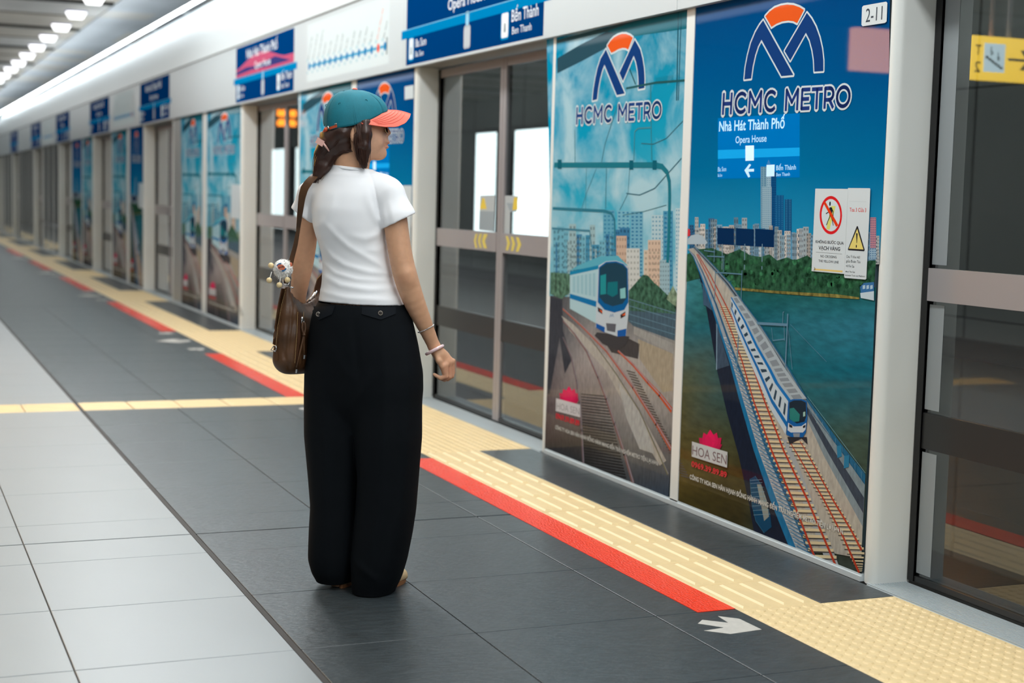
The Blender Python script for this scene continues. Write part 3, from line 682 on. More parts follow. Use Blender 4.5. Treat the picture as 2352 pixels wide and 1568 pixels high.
    P.poly([c3((690, 600)), c3((760, 610)), c3((1100, 1450)), c3((1020, 1440))], (160, 166, 170), 10)
    P.build('track_print', M_print, t)
    # gantries
    P = Print(XP, y0); P.up = 11; G = (96, 134, 158)
    for q in ([c2((330, 770)), c2((322, 1000))], [c2((330, 785)), c2((545, 800))], [c2((543, 770)), c2((536, 1010))], [c2((240, 610)), c2((325, 622))], [c2((322, 600)), c2((320, 700))], [c2((265, 655)), c2((400, 662))], [c2((398, 650)), c2((396, 780))]): P.stroke(q, 2.4, G, 16)
    for q, w_ in (([c2((525, 1110)), c2((500, 1568))], 4.5), ([c2((520, 1185)), c2((905, 1205))], 6), ([c2((910, 1120)), c2((890, 1560))], 4.5), ([c2((868, 1200)), c2((872, 1105)), c2((880, 1100))], 2), ([c2((790, 1330)), c2((885, 1318))], 2), ([c2((780, 1230)), c2((790, 1330))], 1.4), ([c2((880, 1210)), c2((884, 1330))], 2), ([c2((915, 1250)), c2((945, 1560))], 1.6), ([c2((930, 1200)), c2((1220, 1500))], .8)): P.stroke(q, w_, G, 17)
    P.build('gantry_print', M_print, t)
    # train
    P = Print(XP, y0); P.up = 11; tl = [c2((455, 985)), c2((500, 1180)), c2((560, 1390)), c2((610, 1568)), c3((600, 300)), c3((680, 430)), c3((750, 570))]
    side_b = [c2((455, 1100)), c2((500, 1250)), c2((565, 1400)), c2((625, 1540)), c3((640, 400)), c3((745, 575))]
    edge = [c2((455, 985)), c2((560, 1170)), c2((660, 1380)), c2((760, 1555)), c3((680, 230)), c3((768, 350))]
    right = [c2((505, 975)), c2((640, 1160)), c2((740, 1310)), c2((880, 1540)), c3((800, 220)), c3((885, 335))]
    n = 6
    for i in range(5):
        P.poly([edge[i], edge[i+1], side_b[i+1], side_b[i]], (186, 202, 212), 18); P.poly([edge[i], edge[i+1], right[i+1], right[i]], (164, 178, 186), 18)
        m0, m1 = lerp(edge[i], side_b[i], .62), lerp(edge[i+1], side_b[i+1], .62); q0, q1 = lerp(edge[i], side_b[i], .78), lerp(edge[i+1], side_b[i+1], .78); P.poly([m0, m1, q1, q0], (24, 104, 172), 19)
        m0, m1 = lerp(edge[i], right[i], -.06), lerp(edge[i+1], right[i+1], -.06); q0, q1 = lerp(edge[i], right[i], .13), lerp(edge[i+1], right[i+1], .13); P.poly([m0, m1, q1, q0], (20, 110, 180), 20)
        for k2 in range(3):
            u0, u1 = (k2+.15)/3, (k2+.5)/3; a = lerp(edge[i], edge[i+1], u0); b2 = lerp(edge[i], edge[i+1], u1); c_ = lerp(side_b[i], side_b[i+1], u0); d_ = lerp(side_b[i], side_b[i+1], u1)
            P.poly([lerp(a, c_, .2), lerp(b2, d_, .2), lerp(b2, d_, .55), lerp(a, c_, .55)], (44, 66, 84), 20)
            e0 = lerp(right[i], right[i+1], u0); e1 = lerp(right[i], right[i+1], u1+.1); f1 = lerp(edge[i], edge[i+1], u1+.1); P.poly([lerp(a, e0, .3), lerp(f1, e1, .3), lerp(f1, e1, .8), lerp(a, e0, .8)], (130, 140, 148), 20)
    F3 = lambda L_: [c3(p) for p in L_]
    P.poly(F3([(762, 350), (790, 338), (850, 336), (885, 350), (890, 460), (880, 560), (860, 592), (780, 590), (750, 575), (755, 450)]), (24, 92, 160), 21)
    P.poly(F3([(770, 360), (800, 346), (850, 346), (880, 360), (884, 450), (870, 488), (820, 500), (768, 470)]), (26, 40, 54), 22)
    P.poly(F3([(772, 400), (800, 395), (840, 440), (836, 485), (800, 490), (772, 470)]), (40, 120, 116), 23); P.poly(F3([(862, 425), (876, 420), (876, 450), (862, 455)]), (150, 190, 180), 23)
    P.poly(F3([(762, 495), (800, 520), (850, 518), (882, 495), (878, 540), (860, 560), (780, 560), (758, 545)]), (196, 206, 214), 22)
    for q in ([(768, 502), (790, 515), (790, 530), (770, 524)], [(860, 518), (878, 508), (877, 525), (862, 532)]): P.poly(F3(q), (40, 40, 46), 23)
    P.poly(F3([(795, 565), (840, 565), (838, 590), (800, 590)]), (130, 140, 150), 23)
    P.poly(F3([(755, 590), (885, 590), (890, 640), (850, 600), (770, 640)]), (48, 48, 54), 15)
    for q in ([(640, 1010)],): pass
    P.build('train_print', M_print, t)
    # barge and right-hand railing
    P = Print(XP, y0); P.up = 13; P.tr = c3
    P.poly([(505, 870), (540, 850), (575, 900), (600, 1000), (640, 1110), (650, 1190), (600, 1230), (545, 1150), (520, 1050)], (20, 70, 104), 10); P.poly([(552, 905), (580, 905), (620, 1020), (632, 1120), (600, 1150), (575, 1020)], (140, 146, 140), 11)
    P.stroke([(505, 870), (520, 1050), (545, 1150), (600, 1230)], 3, (60, 120, 150), 12); P.stroke([(540, 850), (575, 900), (600, 1000), (640, 1110)], 3, (60, 120, 150), 12)
    for y in (880, 900, 930, 960, 990, 1020, 1050, 1080, 1110): P.stroke([(505+(y-870)*.1, y), (580+(y-870)*.25, y-6)], 2, (130, 170, 190), 12)
    for j in range(9): a = (905+j*43, 380+j*55); P.stroke([a, (a[0]+2, a[1]+60+j*3)], 2.5, (110, 160, 180), 13)
    P.stroke([(890, 320), (1080, 570), (1275, 830)], 3, (120, 170, 188), 13); P.stroke([(895, 400), (1090, 650), (1270, 900)], 3, (24, 84, 122), 13)
    for q in ([(1085, 650), (1115, 645), (1118, 720), (1090, 730)], [(1135, 715), (1168, 712), (1165, 790), (1132, 800)]): P.poly(q, (44, 118, 156), 14)
    P.tr = c2; P.poly([(1490, 900), (1520, 870), (1600, 862), (1600, 1010), (1500, 990)], (60, 110, 160), 14); P.poly([(1490, 950), (1600, 935), (1600, 1010), (1495, 990)], (190, 206, 214), 15)
    for x in (1510, 1540, 1570): P.poly([(x, 890), (x+20, 886), (x+20, 915), (x, 920)], (170, 196, 210), 15)
    P.build('boat_print', M_print, t)
    # logo, words, sponsor
    P = Print(XP, y0); P.tr = crop(1550, 0, 3.484); metro_logo(P, 30); P.build('metro_logo', M_print, t)
    P = Print(XP, y0); P.tr = crop(1550, 0, 3.484)
    wordmark(P, (378, 912), (1404, 850), (386, 752), 62, WH, 6); wordmark(P, (378, 912), (1404, 850), (386, 752), 31, (36, 58, 122), 17); P.build('metro_lettering', M_print, t)
    P = Print(XP, y0); P.tr = c3
    P.up = 12; P.poly([(120, 620), (357, 690), (354, 795), (118, 720)], (190, 196, 198), 20); P.text('HOA SEN', (122, 706), (350, 775), (124, 642), (120, 96, 100), 22, .0); lotus(P, (240, 670), 112)
    P.build('sponsor_badge', M_print, t)
    P = Print(XP, y0); P.tr = c3
    P.up = 14; P.text('0969.39.89.89', (116, 785), (352, 862), (117, 748), (206, 52, 60), 20, .03); P.text('CÔNG TY HOA SEN HÂN HẠNH ĐỒNG HÀNH MANG ĐẾN TRẢI NGHIỆM METRO TIỆN LỢI HƠN', (106, 868), (1128, 1240), (107, 838), (206, 206, 200), 26, .03)
    P.build('sponsor_lettering', M_print, t)
    # lit display behind the film
    P = Print(XP, y0); P.tr = crop(1550, 0, 3.484); D = (0, 104, 172)
    P.poly([(345, 945), (1000, 905), (1000, 1420), (345, 1430)], D, 3)
    P.poly([(345, 1200), (1000, 1180), (1000, 1248), (345, 1272)], (20, 150, 214), 4)
    P.text('Nhà Hát Thành Phố', (355, 1050), (880, 1024), (356, 968), (178, 222, 250), 9, .02); P.text('Opera House', (486, 1146), (735, 1132), (487, 1088), (168, 214, 246), 6, .012)
    P.poly([(566, 1166), (635, 1163), (634, 1284), (566, 1287)], (206, 232, 245), 6)
    P.poly([(558, 1362), (598, 1310), (612, 1318), (590, 1352), (635, 1350), (635, 1372), (590, 1374), (604, 1412), (590, 1420)], (190, 224, 245), 6)
    P.poly([(735, 1320), (800, 1316), (798, 1410), (733, 1413)], (196, 228, 246), 6); P.text('Bến Thành', (812, 1362), (970, 1355), (813, 1322), (160, 208, 240), 6, .02); P.text('Ben Thanh', (812, 1410), (922, 1405), (813, 1382), (150, 200, 236), 6, .02)
    P.text('Ba Son', (345, 1372), (412, 1369), (346, 1335), (150, 200, 236), 6, .02); P.text('Ba Son', (345, 1414), (380, 1412), (346, 1390), (150, 200, 236), 6, .02)
    P.build('lit_display', M_glow, t)
    return t, w
def build_poster_train():
    y0 = YL0; w = YL0-5.515
    t = thing('advert_poster', 'turquoise metro poster with train coming round a curve, left of the river poster', 'poster', (XP, y0, 0), 'metro posters on the fixed screens'); poster_backing(t, w)
    P = Print(XP, y0)
    P.grid([[((1255, 60), (0, 136, 176)), ((1585, 0), (30, 130, 160))], [((1260, 300), (0, 148, 186)), ((1580, 250), (20, 150, 182))], [((1262, 470), (40, 160, 190)), ((1570, 450), (70, 170, 195))], [((1255, 680), (110, 176, 196)), ((1560, 680), (120, 180, 200))]], 1)
    P.build('sky_print', M_cloud, t)
    c7 = crop(1240, 0, 2.613); c8 = crop(1240, 560, 2.613)
    P = Print(XP, y0); P.tr = c7; TL = (34, 116, 132)
    P.poly([(105, 440), (105, 350), (240, 270), (400, 190), (560, 130), (885, 70), (885, 172), (720, 190), (560, 218), (390, 292), (255, 365)], (44, 78, 92), 3); P.poly([(400, 190), (560, 130), (885, 70), (885, 172), (560, 218)], (26, 104, 120), 4)
    P.poly([(100, 240), (885, 40), (885, 75), (105, 260)], (52, 84, 92), 3)
    for q, wd_, c in (([(832, 70), (822, 600)], 12, (30, 84, 100)), ([(850, 70), (832, 600)], 8, (30, 84, 100)), ([(520, 530), (700, 495), (870, 482)], 12, (40, 88, 92)), ([(540, 415), (575, 505)], 10, (40, 88, 92)), ([(665, 510), (672, 960)], 9, (60, 130, 142)), ([(565, 960), (570, 790), (590, 770), (670, 765)], 9, (70, 136, 150)),
                 ([(90, 990), (400, 990), (690, 990), (735, 1000), (765, 1035), (778, 1090), (780, 1180), (776, 1400), (768, 1568)], 30, TL), ([(80, 1250), (390, 1266), (430, 1280), (450, 1320), (452, 1480)], 17, (50, 118, 138)), ([(75, 1370), (300, 1385), (310, 1480)], 12, (70, 126, 146)),
                 ([(610, 860), (680, 865), (760, 830), (860, 725)], 5, (60, 110, 124)), ([(520, 1160), (600, 1170), (690, 1130), (850, 950)], 6, (50, 100, 116)), ([(540, 1010), (530, 1160), (480, 1260)], 4, (60, 110, 124)), ([(470, 620), (390, 870), (370, 980)], 6, (70, 120, 132)), ([(340, 1010), (280, 1160), (250, 1260)], 4, (80, 130, 142)), ([(400, 1010), (395, 1250)], 8, (70, 130, 146)), ([(210, 780), (212, 975)], 7, (80, 140, 152)), ([(280, 1000), (275, 1250)], 4, (70, 130, 140)), ([(760, 1230), (620, 1270), (500, 1290)], 4, (70, 120, 130))):
        P.stroke(q, wd_, c, 9)
    for i in range(12): x = 700+i*9; P.stroke([(x, 512-i*1.5), (x, 466-i*1.5)], 2.5, (40, 88, 92), 10)
    for q in ((120, 985), (550, 990), (690, 990)): P.poly([(q[0]-12, q[1]-28), (q[0]+12, q[1]-28), (q[0]+12, q[1]+28), (q[0]-12, q[1]+28)], (20, 94, 112), 10)
    P.build('catenary_print', M_print, t)
    P = Print(XP, y0); P.tr = c7
    cnt = [0]
    def tower(x0, x1, yt, yb, c, wc, nx, ny, lay=3):
        cnt[0] += 1; lay += .024*cnt[0]
        P.poly([(x0, yt), (x1, yt), (x1, yb), (x0, yb)], c, lay)
        for i in range(nx):
            for j in range(ny):
                a = x0+(x1-x0)*(i+.25)/nx; b2 = x0+(x1-x0)*(i+.75)/nx; u = yt+(yb-yt)*(j+.3)/ny; v = yt+(yb-yt)*(j+.7)/ny; P.poly([(a, u), (b2, u), (b2, v), (a, v)], wc, lay+1)
    tower(380, 450, 1260, 1800, (96, 160, 184), (60, 130, 164), 3, 22); tower(465, 540, 1265, 1800, (120, 176, 194), (56, 126, 164), 3, 24); tower(545, 620, 1268, 1800, (112, 168, 190), (46, 116, 156), 3, 24)
    tower(670, 770, 1290, 1800, (176, 200, 206), (110, 156, 180), 5, 20); tower(815, 842, 1250, 1800, (186, 206, 212), (110, 160, 186), 2, 22); tower(740, 800, 1265, 1780, (80, 150, 180), (50, 116, 156), 2, 18)
    for i in range(26):
        x = 75+i*17+random.uniform(-8, 8); yt = 1340+random.uniform(0, 160); c = random.choice([(110, 170, 190), (70, 140, 172), (150, 180, 186), (60, 120, 160)]); tower(x, x+random.uniform(22, 44), yt, 1780, c, tuple(int(v*.75) for v in c), 2, 10, 5)
    for x0, yt, wdt, c in ((460, 1415, 62, (196, 170, 150)), (520, 1490, 80, (196, 200, 196)), (625, 1500, 100, (204, 188, 168)), (650, 1440, 76, (204, 180, 160)), (720, 1560, 60, (150, 180, 190)), (600, 1660, 60, (186, 176, 166))):
        tower(x0, x0+wdt, yt, 1800, c, tuple(int(v*.82) for v in c), 4, 9, 7)
    P.build('skyline_print', M_print, t)
    P = Print(XP, y0); P.tr = c8
    P.poly([(65, 170), (200, 180), (185, 290), (130, 330), (62, 300)], (78, 110, 92), 8); P.poly([(535, 280), (580, 230), (620, 185), (650, 190), (690, 235), (720, 260), (760, 300), (800, 330), (815, 350), (815, 420), (535, 400)], (58, 92, 74), 9); P.poly([(760, 330), (800, 250), (825, 300), (820, 380)], (120, 140, 116), 10)
    P.build('trees_print', M_leaf, t)
    P = Print(XP, y0); P.tr = c8
    P.grid([[((62, 310), (66, 66, 72)), ((330, 330), (120, 122, 122)), ((530, 380), (88, 92, 96)), ((830, 400), (90, 104, 112))], [((50, 700), (84, 82, 90)), ((300, 700), (158, 152, 150)), ((540, 700), (162, 158, 154)), ((810, 720), (160, 154, 144))],
            [((40, 960), (90, 78, 82)), ((300, 960), (122, 114, 112)), ((540, 960), (150, 148, 146)), ((800, 980), (146, 142, 138))], [((30, 1180), (60, 50, 54)), ((300, 1200), (70, 66, 62)), ((540, 1240), (104, 104, 104)), ((790, 1260), (96, 96, 98))], [((30, 1235), (36, 38, 46)), ((300, 1330), (46, 48, 50)), ((540, 1440), (60, 66, 74)), ((770, 1530), (50, 66, 84))]], 6)
    P.poly([(590, 570), (800, 660), (798, 880), (740, 890), (600, 690)], (158, 148, 128), 8); P.poly([(565, 495), (808, 600), (806, 660), (565, 540)], (150, 150, 146), 9)
    P.poly([(535, 320), (818, 395), (810, 580), (560, 490), (530, 460)], (70, 92, 106), 8); P.poly([(360, 540), (520, 560), (600, 600), (590, 690), (430, 650)], (66, 62, 62), 8)
    for y in (330, 370, 420, 460): P.stroke([(535, y), (815, y+85)], 5, (96, 128, 146), 10)
    for i in range(12): x = 545+i*23; P.stroke([(x, 330+(x-535)*.3), (x, 460+(x-535)*.38)], 4, (84, 112, 128), 10)
    P.poly([(62, 320), (135, 330), (140, 520), (190, 700), (150, 780), (120, 560), (60, 900), (45, 900)], (56, 58, 66), 8)
    P.poly([(130, 430), (200, 480), (420, 700), (600, 1000), (760, 1300), (720, 1330), (560, 1060), (400, 760), (180, 520)], (168, 164, 156), 9); P.poly([(470, 830), (610, 1010), (690, 1260), (600, 1230), (520, 1040)], (166, 168, 166), 10)
    P.build('trackbed_print', M_stone, t)
    P = Print(XP, y0); P.tr = c8
    for y in range(900, 1420, 17):
        g = 1-(y-900)/1100; xl = 250+(y-900)*.04; xr = 395+(y-900)*.27; P.stroke([(xl, y), (xr, y+14+(y-900)*.06)], 5+(y-900)*.008, (int(62*g), int(60*g), int(60*g)), 11)
    for y in range(760, 1400, 17):
        xl = 440+(y-640)*.52; P.stroke([(xl+20, y), (xl+70, y+14)], 7, (84, 78, 74), 11)
    R_ = (150, 84, 66)
    for q, a, b2, c in (([(140, 390), (250, 490), (400, 640), (560, 860), (700, 1080), (785, 1225)], 8, 22, (168, 92, 70)), ([(470, 640), (560, 725), (650, 830), (720, 905), (790, 995)], 10, 26, (186, 84, 50)), ([(140, 460), (210, 540), (280, 640), (350, 800), (400, 930), (450, 1080), (510, 1260), (560, 1430)], 7, 24, (124, 92, 88)), ([(140, 560), (190, 680), (220, 820), (240, 950), (252, 1120), (262, 1310)], 6, 20, (110, 92, 96)), ([(300, 560), (460, 780), (600, 1000), (770, 1380)], 4, 12, (112, 110, 84))):
        P.stroke(q, a*1.3, c, 13, w1=b2*1.3); P.stroke([(p[0]+3, p[1]-2) for p in q], a*.3, (150, 150, 164), 14, w1=b2*.3)
    P.build('rails_print', M_print, t)
    P = Print(XP, y0); P.tr = c8
    P.poly([(182, 165), (355, 128), (345, 480), (182, 388)], (168, 200, 208), 16); P.poly([(182, 160), (230, 130), (360, 75), (470, 70), (530, 130), (360, 135)], (90, 168, 188), 16); P.poly([(182, 165), (355, 128), (354, 150), (182, 188)], (30, 128, 168), 17)
    P.poly([(182, 298), (345, 345), (343, 380), (182, 326)], (20, 112, 168), 17)
    for i in range(6): x = 200+i*24; P.poly([(x, 196-i*4), (x+15, 193-i*4), (x+15, 292+i*5), (x, 288+i*5)], (146, 186, 198), 17)
    P.poly([(355, 130), (400, 104), (460, 100), (505, 116), (533, 145), (536, 400), (520, 552), (470, 556), (395, 530), (337, 500), (340, 380)], (186, 198, 206), 18)
    P.poly([(357, 140), (400, 108), (460, 104), (505, 120), (530, 150), (534, 350), (510, 395), (450, 412), (390, 395), (350, 350)], (10, 92, 152), 19); P.poly([(362, 145), (402, 116), (460, 112), (500, 126), (524, 150), (527, 320), (500, 358), (440, 374), (390, 355), (360, 320)], (34, 66, 84), 20)
    P.poly([(366, 190), (400, 180), (400, 300), (366, 305)], (36, 140, 146), 21); P.poly([(410, 230), (470, 225), (470, 300), (440, 318), (405, 300)], (24, 110, 120), 21); P.poly([(484, 270), (516, 262), (518, 325), (486, 328)], (130, 190, 190), 21)
    P.poly([(340, 475), (393, 500), (390, 532), (340, 502)], (16, 84, 160), 20); P.poly([(468, 520), (522, 508), (518, 552), (468, 556)], (16, 84, 160), 20)
    for q in ([(350, 378), (378, 395), (378, 422), (352, 405)], [(486, 425), (516, 405), (516, 432), (488, 448)]): P.poly(q, (50, 40, 40), 20); P.poly([lerp(q[0], q[2], .3), lerp(q[1], q[2], .3), lerp(q[1], q[2], .8), lerp(q[0], q[2], .6)], (226, 92, 40), 21)
    P.poly([(400, 475), (460, 480), (455, 530), (405, 520)], (90, 92, 100), 20); P.stroke([(422, 440), (428, 422), (434, 436), (440, 420), (446, 438)], 4, (40, 100, 160), 20)
    P.poly([(345, 530), (540, 556), (520, 600), (470, 640), (380, 600), (330, 550)], (60, 58, 60), 15)
    P.build('train_print', M_print, t)
    LT = lambda p: (1240+(p[0]*.49-42)/2.613+2, (p[1]*.57+184)/2.613)
    q0 = c7((317, 580)); q1 = c7((628, 548)); top = c7((475, 210))
    def logo_tr(p):
        u = (p[0]-557)/(1190-557); v = (p[1]-36)/(600-36)
        return (q0[0]+(q1[0]-q0[0])*u+ (1-v)*3.0, top[1]+(q0[1]-top[1])*v - u*12+ (4 if v < .3 else 0))
    P = Print(XP, y0); P.tr = logo_tr; metro_logo(P, 34); P.build('metro_logo', M_print, t)
    P = Print(XP, y0); P.tr = c7
    wordmark(P, (218, 744), (730, 706), (221, 648), 36, WH, 6); wordmark(P, (218, 744), (730, 706), (221, 648), 19, (38, 70, 130), 17); P.build('metro_lettering', M_print, t)
    P = Print(XP, y0); P.tr = c8
    P.poly([(100, 925), (245, 965), (245, 1040), (98, 1002)], (196, 196, 200), 22); P.text('HOA SEN', (104, 990), (240, 1026), (105, 948), (150, 150, 156), 23); lotus(P, (176, 952), 86); P.build('sponsor_badge', M_print, t)
    P = Print(XP, y0); P.tr = c8
    P.text('0969.39.89.89', (98, 1045), (240, 1092), (98, 1012), (206, 52, 66), 22, .03); P.text('CÔNG TY HOA SEN HÂN HẠNH ĐỒNG HÀNH MANG ĐẾN TRẢI NGHIỆM METRO TIỆN LỢI HƠN', (95, 1108), (712, 1330), (96, 1086), (190, 192, 190), 24, .03); P.build('sponsor_lettering', M_print, t)
    return t, w
pR, wR = build_poster_viaduct(); pL, wL = build_poster_train()
def copy_thing(src, label, loc, sc=None, skip=()):
    o = src.copy(); COL.objects.link(o); o['label'] = label; o.location = loc
    if sc: o.scale = sc
    for ch in src.children:
        if ch.name.split('.')[0] in skip: continue
        c = ch.copy(); COL.objects.link(c); c.parent = o
        for g in ch.children: d = g.copy(); COL.objects.link(d); d.parent = c
    return o
for (a, c, src, lb) in ((8.93, 10.14, 'R', 'blue metro poster directly behind the woman\'s face and cap peak'), (10.25, 11.63, 'L', 'turquoise metro poster behind the woman\'s ponytail'),
                        (13.77, 15.29, 'L', 'blurred turquoise poster just left of the pillar beside the bag'), (15.49, 16.64, 'L', 'blurred turquoise poster, second to the left of the pillar beside the bag'),
                        (19.26, 20.34, 'R', 'blurred deep blue poster in the third bay from the woman'), (20.56, 21.93, 'L', 'blurred turquoise poster in the third bay, left of the deep blue one'),
                        (24.08, 25.29, 'L', 'small blurred turquoise poster in the fourth bay'), (25.38, 26.72, 'R', 'small blurred dark blue poster in the fourth bay, farthest of all posters')):
    s, w = (pR, wR) if src == 'R' else (pL, wL)
    copy_thing(s, lb, (XP, c-.01, 0), (1, (c-a-.02)/w, 1), skip=() if c < 11 else ('lit_display',))

# ------------------------------------------------------------------ notices and plates stuck on the screens
def notice(name, label, cat, corners, tr, draw, group=None, lay=.0035, x=XP):
    """a thin plate whose outline comes as picture points on the screen plane"""
    P = Print(x, 0); P.tr = tr; q = [P.uv(c) for c in corners]; cy = sum(p[0] for p in q)/len(q)
    t = thing(name, label, cat, (x-lay, cy, 0), group)
    n = len(q); v = [(0, y-cy, z) for y, z in q]+[(.0012, y-cy, z) for y, z in q]
    a = sum(q[i][0]*q[(i+1) % n][1]-q[(i+1) % n][0]*q[i][1] for i in range(n))
    f = [tuple(range(n)) if a < 0 else tuple(range(n))[::-1], tuple(range(n, 2*n))]+[(i, (i+1) % n, (i+1) % n+n, i+n) for i in range(n)]
    mesh('plate', v, f, mat('notice_white', (206, 216, 220), .4), t)
    P2 = Print(x, cy); P2.tr = tr; draw(P2); P2.build('printed_face', M_ink, t); return t
c4 = crop(1850, 420, 6.535)
def draw_no_cross(P):
    K = (40, 42, 48)
    P.poly([(395, 195), (430, 200)]+[(398+168*math.sin(a), 484-288*math.cos(a)) for a in np.linspace(.2, 2*math.pi, 36)], (214, 36, 40), 1)
    P.poly([(399+140*math.sin(a), 484-242*math.cos(a)) for a in np.linspace(0, 2*math.pi, 36, endpoint=False)], (206, 216, 220), 2)
    P.poly([(405, 345), (472, 348), (378, 705), (330, 690)], (214, 212, 116), 3)
    P.disc((386, 312), 20, K, 4, 16, 34); P.poly([(378, 370), (400, 362), (420, 375), (424, 420), (408, 500), (380, 500), (374, 430)], K, 4)
    for q in ([(384, 385), (360, 440), (328, 462)], [(412, 385), (434, 430), (434, 490)], [(388, 500), (360, 560), (334, 630)], [(400, 500), (424, 570), (436, 636)]): P.stroke(q, 17, K, 4)
    P.poly([(288, 300), (318, 282), (512, 632), (480, 662)], (222, 62, 24), 5)
    P.text('KHÔNG BƯỚC QUA', (170, 900), (590, 925), (171, 856), K, 3, .012); P.text('VẠCH VÀNG', (214, 1000), (537, 1020), (215, 943), K, 3, .015)
    P.stroke([(175, 1038), (568, 1068)], 4, (90, 104, 108), 2); P.text('NO CROSSING', (242, 1116), (484, 1132), (243, 1078), (70, 74, 78), 3, .006); P.text('THE YELLOW LINE', (212, 1185), (515, 1208), (213, 1148), (70, 74, 78), 3, .006)
    P.poly([(165, 1285), (575, 1316), (573, 1342), (163, 1308)], (226, 196, 116), 2); P.poly([(150, 1258), (168, 1285), (163, 1310), (138, 1312), (150, 1290)], (150, 130, 90), 3)
notice('no_crossing_notice', 'white notice with red no-crossing circle and yellow line warning, stuck on the river poster', 'notice', [(165, 86), (655, 90), (598, 1366), (107, 1322)], c4, draw_no_cross, lay=.0045)
notice('carriage_notice', 'small white plate with red carriage and door number, beside the no-crossing notice', 'notice', [(658, 76), (980, 80), (990, 90), (968, 626), (637, 614)], c4, lambda P: (P.text('Toa 3 Cửa 3', (680, 428), (930, 438), (682, 368), (214, 84, 84), 2, .01), P.stroke([(672, 275), (935, 285)], 6, (196, 206, 210), 1)), lay=.005)
def draw_gap(P):
    K = (46, 44, 48)
    P.poly([(797, 645), (808, 655), (910, 1005), (900, 1026), (662, 1010), (656, 995), (788, 655)], K, 1); P.poly([(797, 690), (890, 998), (672, 985)], (224, 206, 118), 2)
    P.poly([(780, 760), (792, 750), (804, 762), (794, 905), (788, 905)], K, 3); P.disc((785, 950), 14, K, 3, 12, 24)
    for s, y, x1 in (('Chú Ý Khe Hở', 1122, 836), ('giữa Đoàn Tàu', 1190, 843), ('và Ke Ga', 1258, 752)): P.text(s, (632-(y-1122)*.04, y), (x1, y+14), (633-(y-1122)*.04, y-40), (66, 76, 78), 2, .004)
    P.text('Mind The Gap', (622, 1340), (762, 1348), (622, 1316), (66, 76, 78), 2, .004); P.text('between Train and Platform', (616, 1394), (910, 1414), (616, 1368), (66, 76, 78), 2, .004)
notice('mind_gap_notice', 'white notice with yellow warning triangle about the gap, beside the no-crossing notice', 'notice', [(637, 614), (968, 626), (930, 1440), (915, 1450), (612, 1425), (600, 1410)], c4, draw_gap, lay=.0052)
c1 = crop(1550, 0, 3.484)
notice('door_number_plate', 'rounded white plate reading 2-11 at the top of the river poster', 'plate', [(1518, 46), (1698, 14), (1708, 24), (1702, 172), (1690, 184), (1512, 211), (1502, 200), (1507, 58)], c1, lambda P: P.text('2-11', (1535, 180), (1668, 157), (1538, 66), (70, 76, 84), 2, .0), 'door number plates', lay=.0045)
notice('door_number_plate', 'blurred white number plate at the top of the poster behind the cap peak', 'plate', [(931, 199), (951, 195), (951, 226), (931, 229)], crop(0, 0, 1), lambda P: None, 'door number plates', lay=.0045)
for lb, cs in (('blurred white notice low on the poster right of the woman\'s sleeve', [(925, 426), (947, 426), (943, 600), (922, 590)]), ('blurred white notice on the second turquoise poster, left of the pillar', [(533, 423), (553, 424), (551, 503), (531, 500)]), ('blurred white notice at the right end of the deep blue poster', [(320, 420), (331, 421), (330, 480), (319, 476)])):
    notice('safety_notice', lb, 'notice', cs, crop(0, 0, 1), lambda P: None, 'blurred notices on far posters', lay=.0045)
# stickers on the glass of the door behind the woman's hand
c8d = crop(940, 450, 2.615)
def sticker(label, cs, tri, x=XD-.001):
    def d(P):
        P.poly(cs, (176, 182, 184), 1); P.poly([lerp(cs[0], cs[3], .45), lerp(cs[1], cs[2], .45), lerp(cs[1], cs[2], .97), lerp(cs[0], cs[3], .97)], (150, 160, 166), 2)
        P.poly(tri, (222, 194, 84), 3)
    return notice('door_sticker', label, 'sticker', cs, crop(0, 0, 1), d, 'stickers on the door glass', lay=.0005, x=x)
sticker('white and yellow sticker on the left glass leaf beside the woman\'s hand', [(1103, 449), (1137, 448), (1134, 532), (1100, 528)], [(1108, 455), (1113, 455), (1118, 480), (1102, 480)], XD+.008)
sticker('white and yellow sticker on the right glass leaf beside the woman\'s hand', [(1157, 449), (1190, 450), (1186, 486), (1172, 487), (1171, 540), (1155, 535)], [(1181, 453), (1189, 453), (1189, 482), (1177, 482)], XD+.008)
P = Print(XD, 0); P.tr = c8d
for x0 in (390, 410, 430): pass
for pts_, par in (([(392, 268), (404, 226), (416, 226), (404, 268), (414, 312), (402, 312)], 0), ([(416, 268), (428, 226), (442, 226), (430, 268), (440, 312), (428, 312)], 0), ([(440, 268), (452, 228), (476, 230), (458, 270), (472, 316), (452, 312)], 0),
                  ([(584, 240), (598, 242), (612, 284), (598, 328), (584, 326), (594, 284)], 1), ([(614, 243), (628, 245), (642, 288), (628, 332), (614, 330), (624, 286)], 1), ([(644, 246), (662, 248), (678, 292), (660, 336), (644, 334), (656, 290)], 1)):
    P.poly(pts_, (214, 196, 104), 1)
o = P.build('chevron_marks', M_ink); o.location = (XD-.0045, 0, 0); tag(o, 'yellow chevron marks on the grey rail of the door beside the woman\'s hand', 'marking')

